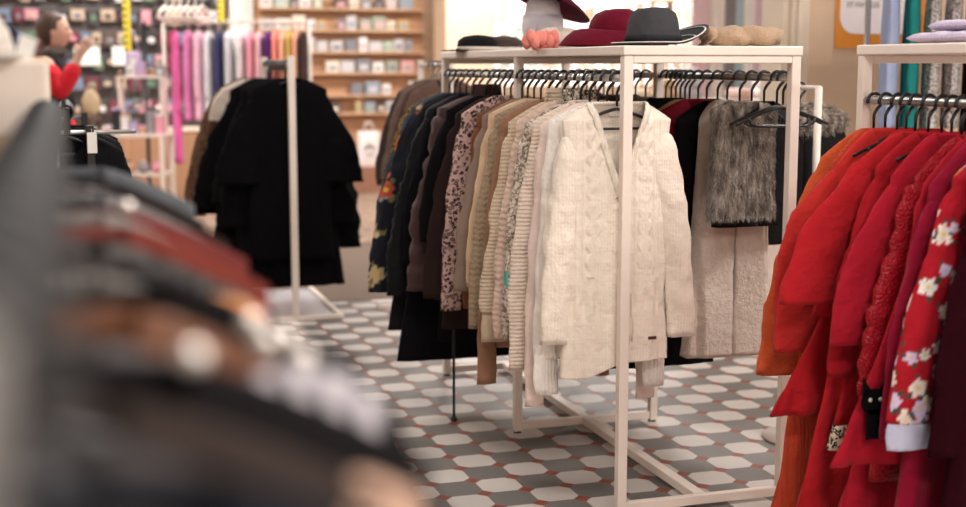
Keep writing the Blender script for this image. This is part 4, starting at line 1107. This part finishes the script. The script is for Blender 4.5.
# wooden step ladder
t = thing('step_ladder', 'light wooden step ladder behind the grey felt hat', 'ladder', (5.05, 10.6, 0))
for s in (-1, 1):
    MB().tube([(s*.20, -.02, 0.02), (s*.085, .28, 2.0)], .018, 4, ry=.03).build('rail', M_wood, t, smooth=False)
    MB().tube([(s*.18, .62, 0.02), (s*.08, .32, 1.98)], .016, 4, ry=.022).build('back_leg', M_wood, t, smooth=False)
for k in range(7):
    z = .27+.26*k; q = z/2.0; w = .20-.115*q; yv = -.02+.30*q
    MB().box(-w, w, yv-.045, yv+.045, z-.012, z+.012).build('step', M_wood, t, smooth=False, bevel=.003)
MB().box(-.10, .10, .22, .38, 1.985, 2.01).build('top_cap', M_wood, t, smooth=False, bevel=.004)
# hanging fabric lengths on a high rail
t = thing('fabric_rail', 'long pale rail high above the hats carrying hanging fabrics', 'rail', (0, 0, 0))
MB().tube([(4.62, 9.6, 2.0), (5.86, 9.6, 2.0)], .02, 12).build('bar', M_trim, t)
for xx in (4.64, 5.84): MB().tube([(xx, 9.6, .0), (xx, 9.6, 2.0)], .018, 12).build('upright', M_trim, t)
def fabric(x, w, L_, c, lb, seed, kind='weave'):
    o = thing('hanging_fabric', lb, 'fabric', (x, 9.6, 2.0))
    b = MB(); nx, nzv = 24, 26
    for s in (-1, 1):
        for j in range(nzv+1):
            for i_ in range(nx+1):
                u = i_/nx; v = j/nzv
                b.v.append((w*(u-.5)*(1-.12*v*abs(sin(seed))), s*(.027+.012*sin(u*4*PI+seed)*v), -L_*v+.024*(1-min(1, v*12))))
    N = (nx+1)*(nzv+1)
    for q in (0, N):
        for j in range(nzv):
            for i_ in range(nx):
                a = q+j*(nx+1)+i_; b.face(a, a+1, a+nx+2, a+nx+1)
    for i_ in range(nx): b.face(i_, N+i_, N+i_+1, i_+1)
    b.build('cloth', cloth('fab_%d' % seed, CR(*c), kind), o, solid=.003)
fabric(4.790, 0.13, 1.1, (222, 196, 204), 'blush lilac fabric length, first on the high pale rail', 1)
fabric(4.924, 0.12, .9, (232, 226, 222), 'white fabric length next to the blush lilac one', 2)
fabric(5.034, 0.09, 1.0, (136, 132, 138), 'mid-grey fabric strip on the high pale rail', 3)
fabric(5.116, 0.07, 1.0, (170, 196, 206), 'narrow pale blue strip beside the mid-grey one', 4)
fabric(5.203, 0.10, 1.0, (236, 232, 232), 'white strip between the two pale blue fabrics', 5)
fabric(5.299, 0.09, 1.05, (214, 190, 206), 'lilac strip on the high pale rail', 6)
fabric(5.410, 0.12, 1.1, (180, 204, 206), 'broad pale aqua fabric length', 7)
fabric(5.515, 0.08, 1.1, (206, 160, 118), 'tan strip beside the aqua fabric length', 8)
fabric(5.627, 0.13, 1.1, (212, 204, 220), 'wide lilac-white fabric length near the door trim', 9)
fabric(5.731, 0.07, 1.1, (208, 164, 124), 'ochre-tan strip last on the high pale rail', 10)
# low table of folded cream goods seen under the shelf of the middle rack
t = thing('display_table', 'pale display table seen through the middle rack', 'table', (4.3, 8.4, 0))
MB().box(-.9, .9, -.3, .3, .96, 1.0).build('tabletop', M_trim, t, smooth=False, bevel=.005)
for a in (-.85, .85):
    for b_ in (-.26, .26): MB().box(a-.025, a+.025, b_-.025, b_+.025, 0, .959).build('leg', M_trim, t, smooth=False)
r = random.Random(21)
for k in range(9):
    cn, c = JC[k % len(JC)]
    o = thing('folded_textile', f"{cn} folded cloth pile, {ords[k]} along the pale display table", 'textile', (3.52+.19*k, 8.35, 1.0005))
    slabs(o, 'fold', cloth('ft_'+cn.replace(' ', '_'), CR(*c)), .17, .3, 3+(k*5) % 4, .07)

# ================================================================ PINK RACK (FAR LEFT)
P0, P1 = Vector((.86, 12.30, 1.82)), Vector((2.10, 11.93, 1.82))
t = thing('clothing_rack', 'tall white rail of pink and peach clothes in the distance', 'clothing rack')
MB().tube([tuple(P0), tuple(P1)], .0125, 12).build('hanging_rail', M_white, t)
for p in (P0, P1):
    MB().tube([(p.x, p.y, 0), (p.x, p.y, 1.82)], .016, 12).build('post', M_white, t)
    MB().tube([(p.x-.0, p.y-.25, .016), (p.x, p.y+.25, .016)], .016, 12).build('foot', M_white, t)
PK = [(.075, (224, 96, 164), 'robe', 'hot pink robe with a magenta edge, first on the distant rail', 1.00), (.17, (222, 130, 184), 'robe', 'candy pink robe beside the hot pink one', .62), (.24, (236, 190, 206), 'blouse', 'blush pink blouse after the candy pink robe', .62), (.31, (232, 228, 232), 'blouse', 'white blouse on the distant rail', .66),
      (.38, (66, 66, 104), 'top', 'navy-violet top on the distant rail', .7), (.45, (218, 216, 222), 'shirt', 'white shirt with grey folds in the middle of the distant rail', .6), (.53, (230, 226, 226), 'shirt', 'cream-white shirt right of the grey-white one', .6),
      (.60, (236, 160, 178), 'top', 'rose pink top on the distant rail', .6), (.66, (240, 186, 190), 'top', 'pale rose top next to the rose pink one', .6), (.72, (92, 40, 120), 'top', 'deep purple top on the distant rail', .5), (.77, (238, 140, 128), 'top', 'salmon top on the distant rail', .6),
      (.82, (240, 180, 150), 'top', 'peach top on the distant rail', .6), (.868, (200, 170, 90), 'top', 'mustard yellow top on the distant rail', .6), (.912, (236, 170, 136), 'blouse', 'apricot blouse near the end of the distant rail', .6), (.955, (60, 44, 42), 'jacket', 'dark brown jacket ending the distant rail', .7)]
for i, (u, c, nm, lb, L_) in enumerate(PK):
    p = P0.lerp(P1, u)
    garment(nm, lb, nm, p.x, p.y, cloth('pk_%d' % i, CR(*c), 'weave'), zb=1.82, rot=-.29-PI/2+(.30 if i == 0 else 0), d=.032, slot=(.074 if i < 8 else .056), L=L_+.25, sl=.5 if nm != 'robe' else .62, spread=.02, ws=.17, wc=.17, wh=.17 if nm != 'robe' else .2, seed=500+i, hang=f"holding the {lb.split(' on ')[0].split(',')[0].split(' beside')[0].split(' next')[0].split(' in the')[0].split(' right of')[0]}", where='on the distant rail', nu=32, nv=18, hstyle='white',
            trim=(cloth('magenta_edge', CR(200, 40, 110)), .016) if i == 0 else None, neck='v' if i == 0 else 'round', vd=.5 if i == 0 else .08)
# bundle of empty white hangers
for i in range(6):
    u = .02+.05*i; p = P0.lerp(P1, u)
    o = thing('clothes_hanger', f"chunky white hanger turned up above the distant rail, {ords[i]} of the bare ones", 'hanger', (p.x, p.y, 1.834), -.29+PI/2-.35, 'white hangers stacked above the distant rail')
    MB().tube([(-.14, 0, .02), (-.10, 0, .07), (0, 0, .13), (.10, 0, .07), (.14, 0, .02), (.10, 0, .017), (-.10, 0, .017)], .013, 8, closed=True).build('shoulder_bar', M_white, o)
    MB().tube([(0, 0, .14), (0, 0, .17), (.02, 0, .19), (.035, 0, .172)], .006, 8).build('hook', M_rail, o)

# white table of accessories
t = thing('display_table', 'white table with thin legs crowded with small accessories', 'table', (.58, 11.86, 0), -.29)
MB().box(-.27, .27, -.22, .22, .835, .86).build('tabletop', M_white, t, smooth=False, bevel=.004)
for a in (-.25, .25):
    for b_ in (-.2, .2): MB().box(a-.016, a+.016, b_-.016, b_+.016, 0, .834).build('leg', M_white, t, smooth=False)
MB().box(-.25, .25, -.18, .18, .50, .52).build('lower_shelf', M_white, t, smooth=False)
def near_table(lx, ly, z):
    a = -.29; return (.58+lx*cos(a)-ly*sin(a), 11.86+lx*sin(a)+ly*cos(a), z)
r = random.Random(31)
AC = [('pink', (222, 150, 166)), ('black', (34, 32, 34)), ('white', (228, 222, 220)), ('lilac', (180, 160, 196)), ('tan', (190, 150, 120)), ('grey', (140, 136, 138))]
acm = {n: plain('acc_'+n, srgb(*c), .6) for n, c in AC}
for k in range(7):
    cn = AC[k % 6][0]; h = .05+.05*((k*3) % 4)
    o = thing('accessory_box', f"{cn} accessory box, {ords[k]} along the white table", 'box', near_table(-.22+.073*k, -.09, .8605), -.29)
    MB().box(-.031, .031, -.05, .05, 0, h).build('carton', acm[cn], o, smooth=False, bevel=.003)
    MB().box(-.033, .033, -.052, .052, h+.0003, h+.02).build('lid', acm[AC[(k+2) % 6][0]], o, smooth=False, bevel=.003)
for k in range(4):
    cn = AC[(k+3) % 6][0]
    o = thing('pouch', f"{cn} pouch, {ords[k]} on the lower shelf of the white table", 'pouch', near_table(-.18+.12*k, -.08, .5205), -.29)
    MB().ball((0, 0, .05), .052, .05, .05, 14, 9, fn=lambda p: Vector((p.x*(1+.1*p.z/.05), p.y, p.z))).build('pouch_body', acm[cn], o)
    MB().tube([(-.02, 0, .09), (0, 0, .115), (.02, 0, .09)], .006, 6).build('strap', acm[AC[k % 6][0]], o)
t = thing('accessory_riser', 'white riser shelf behind the accessory boxes', 'shelf', near_table(.02, .12, .8605), -.29)
MB().box(-.2, .2, -.07, .07, .47, .49).build('shelf', M_white, t, smooth=False)
for a in (-.19, .17): MB().box(a, a+.02, -.06, .06, 0, .469).build('side_panel', M_white, t, smooth=False)
for k in range(5):
    cn = AC[(k+1) % 6][0]
    o = thing('accessory_box', f"{cn} trinket box, {ords[k]} on the white riser shelf", 'box', near_table(-.15+.085*k, .12, .8605+.4905), -.29)
    MB().box(-.035, .035, -.04, .04, 0, .06+.03*(k % 3)).build('carton', acm[cn], o, smooth=False, bevel=.003)
    MB().box(-.02, .02, -.0415, -.0402, .02, .045).build('picture', acm[AC[(k+4) % 6][0]], o, smooth=False)
# black bag and tan bag on a stool left of the table
t = thing('bench', 'dark wooden bench holding two handbags beside the white table', 'bench', (.10, 12.10, 0), -.29)
MB().box(-.26, .16, -.16, .16, .96, 1.0).build('seat', plain('dark_bench', srgb(96, 74, 60), .6), t, smooth=False, bevel=.004)
for a in (-.24, .14):
    for b_ in (-.14, .14): MB().box(a-.018, a+.018, b_-.018, b_+.018, 0, .959).build('leg', MATS['dark_bench'], t, smooth=False)
for (lx, cn, c, lb) in ((.12, 'black', (30, 29, 31), 'tall black handbag on the dark bench'), (.33, 'tan', (196, 172, 138), 'rounded tan handbag on the dark bench')):
    o = thing('handbag', lb, 'bag', (lx-.12, 12.10-(lx-.22)*.29, 1.0005), -.29)
    hm = cloth('bag_'+cn, CR(*c), 'leather')
    MB().ball((0, 0, .12), .075, .05, .119, 18, 12, fn=lambda p: Vector((p.x*(1.12-.25*max(0, p.z)/.12), p.y, p.z))).build('bag_body', hm, o)
    MB().tube([(-.04, 0, .215), (-.035, 0, .26), (0, 0, .275), (.035, 0, .26), (.04, 0, .215)], .007, 8).build('handle', hm, o)
# dark peg stand with hanging pouch and lilac bag
t = thing('peg_stand', 'slim black stand with hanging bags left of the pink robe', 'stand', (.70, 12.45, 0))
MB().lathe([(0, 0), (.13, 0), (.13, .012), (.02, .02), (.018, .04), (.018, 1.82), (0, 1.825)], 20).build('pole', M_black, t)
for z, ln in ((1.74, .17), (1.32, .12)): MB().tube([(0, 0, z), (-ln, -.02, z+.01), (-ln-.02, -.02, z+.03)], .007, 8).build('peg', M_black, t)
for (dx_, z, lb, c, sz) in ((-.11, 1.742, 'lilac shoulder bag with a white label hanging from the black stand', (200, 180, 210), .075), (-.08, 1.32, 'grey-green pouch with a pale tag hanging low on the black stand', (120, 130, 122), .05)):
    o = thing('shoulder_bag', lb, 'bag', (.70+dx_, 12.40, z))
    m = cloth('sb_%d' % c[0], CR(*c), 'leather')
    MB().tube([(-sz*.7, 0, -.17), (-.01, 0, .012), (.01, 0, .012), (sz*.7, 0, -.17)], .005, 8).build('strap', m, o)
    MB().ball((0, 0, -.17-sz), sz, .03, sz*1.1, 16, 10, fn=lambda p, q=sz: Vector((max(-q*.9, min(q*.9, p.x*1.2)), p.y, max(-q, min(q*.9, p.z*1.15))))).build('bag_body', m, o)
    MB().box(-.03, .03, -.036, -.034, -.17-sz*1.9, -.17-sz*1.0).build('label', M_label, o, smooth=False)

# hanging yellow ruled strips
_t = NT('yellow_ruled_strip'); _tc = _t.add('ShaderNodeTexCoord'); _sp = _t.add('ShaderNodeSeparateXYZ'); _t.link(_tc.outputs['Object'], _sp.inputs[0])
_k = _t.math('MULTIPLY', _t.math('GREATER_THAN', _t.math('SINE', _t.math('MULTIPLY', _sp.outputs[2], 2*PI/.05)), .5), _t.math('LESS_THAN', _sp.outputs[0], .004))
_t.link(_t.mix(_k, srgb(226, 204, 60), srgb(110, 100, 60)), _t.b.inputs['Base Color']); _t.b.inputs['Roughness'].default_value = .6
M_strip = _t.m
for i, (x_, y_, z0_, lb) in enumerate(((.458, 10.33, 1.54, 'yellow ruled strip hanging down by the person in red sleeves'), (1.245, 11.2, 1.79, 'yellow ruled strip hanging above the pink clothes'))):
    o = thing('hanging_strip', lb, 'sign', (x_, y_, z0_))
    MB().box(-.028, .028, -.003, .003, 0, 3.39-z0_).build('strip', M_strip, o, smooth=False)

# dark accessory wall behind
t = thing('accessory_wall', 'dark pegboard wall with rows of little accessory packs', 'display', (0, 0, 0))
MB().box(-1.4, 1.70, 15.10, 15.19, .2, 3.0).build('pegboard', M_dkwall, t, smooth=False)
AZ = (.95, 1.2, 1.44, 1.68, 1.92, 2.16)
for z in AZ: MB().box(-1.4, 1.70, 15.03, 15.099, z+.10, z+.112).build('peg_bar', plain('peg_metal', srgb(120, 116, 114), .4, .6), t, smooth=False)
AW = [('pink', (200, 140, 150)), ('white', (220, 214, 212)), ('grey', (120, 116, 118)), ('black', (36, 34, 36)), ('green', (92, 124, 96)), ('beige', (190, 166, 140)), ('maroon', (110, 40, 56)), ('dusty blue', (110, 124, 146)), ('dark grey', (66, 62, 64)), ('brown', (84, 64, 54))]
awm = {n: plain('pack_'+n.replace(' ', '_'), srgb(*c), .6) for n, c in AW}
r = random.Random(77)
for ri, z in enumerate(AZ):
    x = -.95; k = 0
    while x < 1.62:
        w = r.uniform(.09, .15); h = r.uniform(.11, .17)
        cn = r.choice(AW)[0]
        o = thing('accessory_pack', f"{cn} accessory pack, {ords[min(k, 25)]} along the {('sixth','fifth','fourth','third','second','top')[ri]} row of the dark wall", 'accessory', (x+w/2, 15.015, z+.11-h), 0, f"accessory packs on the {('sixth','fifth','fourth','third','second','top')[ri]} row")
        MB().box(-w/2, w/2, -.012, .012, 0, h).build('card', awm[cn], o, smooth=False, bevel=.002)
        MB().box(-.008, .008, .0125, .085, h-.006, h-.001).build('hanging_tab', M_label, o, smooth=False)
        MB().ball((0, -.0135, h*.4), w*.3, .012, h*.25, 10, 6).build('trinket', awm[r.choice(AW)[0]], o)
        x += w+r.uniform(.01, .035); k += 1
# white signs on that wall
for i, (x_, z_, w_, lb) in enumerate(((.20, 1.44, .26, 'blank white notice card on the dark wall behind the raised hand'), (.56, 1.44, .20, 'smaller white notice card near the yellow strip'))):
    o = thing('notice_card', lb, 'sign', (x_+.04, 14.985, z_))
    MB().box(-w_/2, w_/2, -.004, .004, 0, .20).build('card', M_label, o, smooth=False, bevel=.002)
    MB().tube([(0, 0, .20), (0, .03, .215)], .003, 6).build('peg', M_hook, o)
# low tan cabinets in front of the dark wall
t = thing('cabinet', 'low tan cabinet with pale top below the dark accessory wall', 'cabinet', (.3, 14.7, 0))
MB().box(-1.2, 1.3, -.22, .22, 0, .74).build('cabinet_body', M_tan, t, smooth=False, bevel=.005)
MB().box(-1.22, 1.32, -.24, .24, .741, .775).build('worktop', M_trim, t, smooth=False, bevel=.004)
for k in range(5): MB().box(-1.17+.5*k, -1.17+.47+.5*k-.02, -.235, -.2205, .05, .70).build('door', M_shelf, t, smooth=False, bevel=.004)

# ================================================================ PERSON
SK = plain('skin', srgb(214, 168, 146), .55)
RED = cloth('red_sleeve', CR(206, 30, 44))
DK = cloth('dark_vest', CR(44, 42, 46))
def skin(name, mat, parent, verts, edges, radii, sub=2, root=0):
    me = bpy.data.meshes.new(name); me.from_pydata(verts, edges, []); me.update()
    o = bpy.data.objects.new(name, me); C.objects.link(o); me.materials.append(mat)
    if parent: o.parent = parent
    md = o.modifiers.new('Skin', 'SKIN'); md.use_smooth_shade = True
    for i, rr in enumerate(radii):
        v = me.skin_vertices[0].data[i]; v.radius = rr if isinstance(rr, tuple) else (rr, rr); v.use_root = (i == root)
    s = o.modifiers.new('Subdivision', 'SUBSURF'); s.levels = sub; s.render_levels = sub
    return o
# person faces +x in own frame; origin on the floor
t = thing('person', 'person in dark vest and bright red sleeves raising one hand', 'person', (-.10, 9.46, 0), -.12)
V = [(0, 0, .93), (.0, 0, 1.10), (.01, 0, 1.28), (.0, 0, 1.42), (.01, 0, 1.50), (.03, 0, 1.56),            # 0-5 spine, neck
     (.0, -.16, 1.44), (.10, -.22, 1.235), (.20, -.17, 1.46), (.215, -.165, 1.50),                          # 6-9 raised near arm
     (.0, .16, 1.44), (.02, .22, 1.17), (.12, .20, .95), (.15, .195, .90),                                  # 10-13 far arm
     (.0, -.09, .88), (.02, -.10, .50), (-.02, -.10, .09), (.10, -.11, .03),                                # near leg
     (.0, .09, .88), (.03, .10, .50), (.01, .10, .09), (.13, .11, .03)]
E_ = [(0, 1), (1, 2), (2, 3), (3, 4), (4, 5), (3, 6), (6, 7), (7, 8), (8, 9), (3, 10), (10, 11), (11, 12), (12, 13), (0, 14), (14, 15), (15, 16), (16, 17), (0, 18), (18, 19), (19, 20), (20, 21)]
Rr = [(.12, .15), (.11, .13), (.12, .15), (.10, .13), .052, .048, .055, .042, .032, .028, .055, .042, .032, .028, .085, .058, .042, .032, .085, .058, .042, .032]
# fingers of the raised hand and of the hanging hand
def hand(base, w, fwd, side):
    w, f, s = Vector(w), Vector(fwd).normalized(), Vector(side).normalized()
    palm = w+f*.045
    V.append(tuple(palm)); Rr.append((.030, .016)); E_.append((base, len(V)-1)); pi = len(V)-1
    up = f.cross(s)
    for k, (off, ln) in enumerate(((-.03, .062), (-.010, .074), (.010, .070), (.028, .055))):
        a = palm+s*off+f*.035; V.append(tuple(a)); Rr.append(.0095); E_.append((pi, len(V)-1)); i = len(V)-1
        b_ = a+f*ln*.5+up*.006; V.append(tuple(b_)); Rr.append(.0085); E_.append((i, i+1))
        c_ = b_+f*ln*.4+up*.022; V.append(tuple(c_)); Rr.append(.007); E_.append((i+1, i+2))
    a = w+f*.03-s*.04+up*.01; V.append(tuple(a)); Rr.append(.011); E_.append((pi, len(V)-1)); i = len(V)-1
    b_ = a+f*.035-s*.015+up*.012; V.append(tuple(b_)); Rr.append(.009); E_.append((i, i+1))
hand(9, V[9], (.55, -.05, .8), (.8, 0, -.55))
hand(13, V[13], (.5, -.05, -.85), (.1, 1, 0))
skin('body', SK, t, V, E_, Rr)
hd = MB()
def face(p):
    x, y, z = p.x, p.y, p.z
    f = Vector((x, y, z))
    if x > 0:
        q = math.exp(-(y/.018)**2)
        f.x += .022*q*math.exp(-((z+.012)/.020)**2)          # nose
        f.x -= .010*math.exp(-((abs(y)-.032)/.016)**2)*math.exp(-((z-.018)/.014)**2)   # eye sockets
        f.x += .006*q*math.exp(-((z+.055)/.010)**2)          # lips
        f.x += .008*q*math.exp(-((z+.095)/.016)**2)          # chin
    if z < -.02: f.y *= 1-.28*min(1, (-z-.02)/.09); f.x *= 1-.05*min(1, (-z-.02)/.09)
    return f
hd.ball((.055, 0, 1.665), .092, .074, .118, 40, 28, fn=face)
ho = hd.build('head', SK, t)
for s in (-1, 1):
    MB().ball((.045, s*.075, 1.662), .018, .008, .030, 12, 8).build('ear', SK, ho)
    MB().ball((.135, s*.030, 1.683), .010, .011, .009, 12, 8).build('eye', plain('eye_dark', srgb(60, 44, 36), .2), ho)
MB().ball((.147, 0, 1.612), .006, .020, .005, 12, 6).build('mouth', plain('lip', srgb(170, 90, 84), .5), ho)
hair = MB().ball((.030, 0, 1.70), .102, .086, .100, 30, 20, fn=lambda p: Vector((p.x if p.x < .035 else .035+(p.x-.035)*(.35 if p.z < .045 else .95), p.y, p.z if p.z > -.02 or p.x > .0 else p.z*1.35)))
hair.build('hair', plain('brown_hair', srgb(78, 56, 44), .6), t)
sv = lambda a: [V[i] for i in a]
skin('red_sleeve', RED, t, sv((6, 7, 8)), [(0, 1), (1, 2)], [.085, .078, .056])
skin('red_sleeve', RED, t, sv((10, 11, 12)), [(0, 1), (1, 2)], [.072, .064, .05])
skin('vest', DK, t, [(0, 0, .86), (0, 0, 1.08), (.01, 0, 1.28), (0, 0, 1.42), (.0, -.15, 1.445), (0, .15, 1.445), (.005, 0, 1.485)], [(0, 1), (1, 2), (2, 3), (3, 4), (3, 5), (3, 6)], [(.145, .19), (.14, .16), (.145, .18), (.12, .15), (.095, .085), (.095, .085), .07])
skin('trousers', cloth('dark_trousers', CR(36, 36, 44)), t, [(0, 0, .94), (0, -.09, .86), (.02, -.10, .50), (-.02, -.10, .10), (0, .09, .86), (.03, .10, .50), (.01, .10, .10)], [(0, 1), (1, 2), (2, 3), (0, 4), (4, 5), (5, 6)], [(.13, .16), .10, .075, .065, .10, .075, .065])
for s, fx in ((-.105, .04), (.105, .06)):
    MB().ball((fx, s, .042), .135, .048, .042, 18, 10, fn=lambda p: Vector((p.x, p.y, max(-.041, p.z*(1 if p.x < 0 else .75))))).build('shoe', M_black, t)
b = MB()
b.tube([(.075*cos(a)+.015, .075*sin(a), 1.52+.012*cos(a)) for a in [k*2*PI/20 for k in range(20)]], .03, 10, closed=True)
b.build('scarf', cloth('grey_scarf', CR(112, 104, 98), 'tweed', col2=CR(70, 66, 64)), t)

# ================================================================ LIGHT
def area(x, y, z, sx, sy, e, col, rot=(0, 0, 0)):
    l = bpy.data.lights.new('unseen_area_light', 'AREA'); l.shape = 'RECTANGLE'; l.size = sx; l.size_y = sy; l.energy = e; l.color = col
    o = bpy.data.objects.new('unseen_area_light', l); C.objects.link(o); o.location = (x, y, z); o.rotation_euler = rot
    return o
WARM = (1, .955, .92); COOL = (.93, .96, 1)
FILL_ENERGY = {-1: (14, 105, 110, 40), 2.6: (12, 40, 95, 50), 6.2: (25, 40, 70, 60), 9.8: (80, 85, 100, 90), 13.2: (110, 120, 120, 100)}  # unseen overhead lights, added and weighted to brighten front right and far end
for x in (-2.5, .8, 4.1, 7.4):
    for y in (-1, 2.6, 6.2, 9.8, 13.2):
        area(x, y, 3.36, .8, .8, FILL_ENERGY[y][int((x+2.5)/3.3+.5)], WARM if y < 5 else (1, .96, .93))
# unseen broad area light added behind the camera, facing the racks
area(3.2, -2.8, 1.9, 4.5, 2.2, 90, (1, .97, .94), (PI/2, 0, 0))

w = bpy.data.worlds.new('World'); sc.world = w; w.use_nodes = True
w.node_tree.nodes['Background'].inputs[0].default_value = (.9, .93, 1, 1); w.node_tree.nodes['Background'].inputs[1].default_value = .3

# ================================================================ CAMERA
cam = bpy.data.cameras.new('Camera'); co = bpy.data.objects.new('Camera', cam); C.objects.link(co)
co.location = (0, 0, 1.4403); co.rotation_euler = (PI/2-.1408, 0, -.3026)
cam.sensor_width = 36; cam.lens = 1328.7*36/966; cam.clip_start = .02; cam.clip_end = 100
cam.dof.use_dof = True; cam.dof.focus_distance = 4.2; cam.dof.aperture_fstop = 1.8
sc.camera = co
for o in list(bpy.data.objects):
    if '_body' in o: del o['_body']
sc.view_settings.view_transform = 'Standard'; sc.view_settings.look = 'None'; sc.view_settings.gamma = 1
sc.view_settings.use_curve_mapping = False
sc.view_settings.exposure = 0.12
sc.cycles.use_denoising = True
sc.cycles.max_bounces = 6
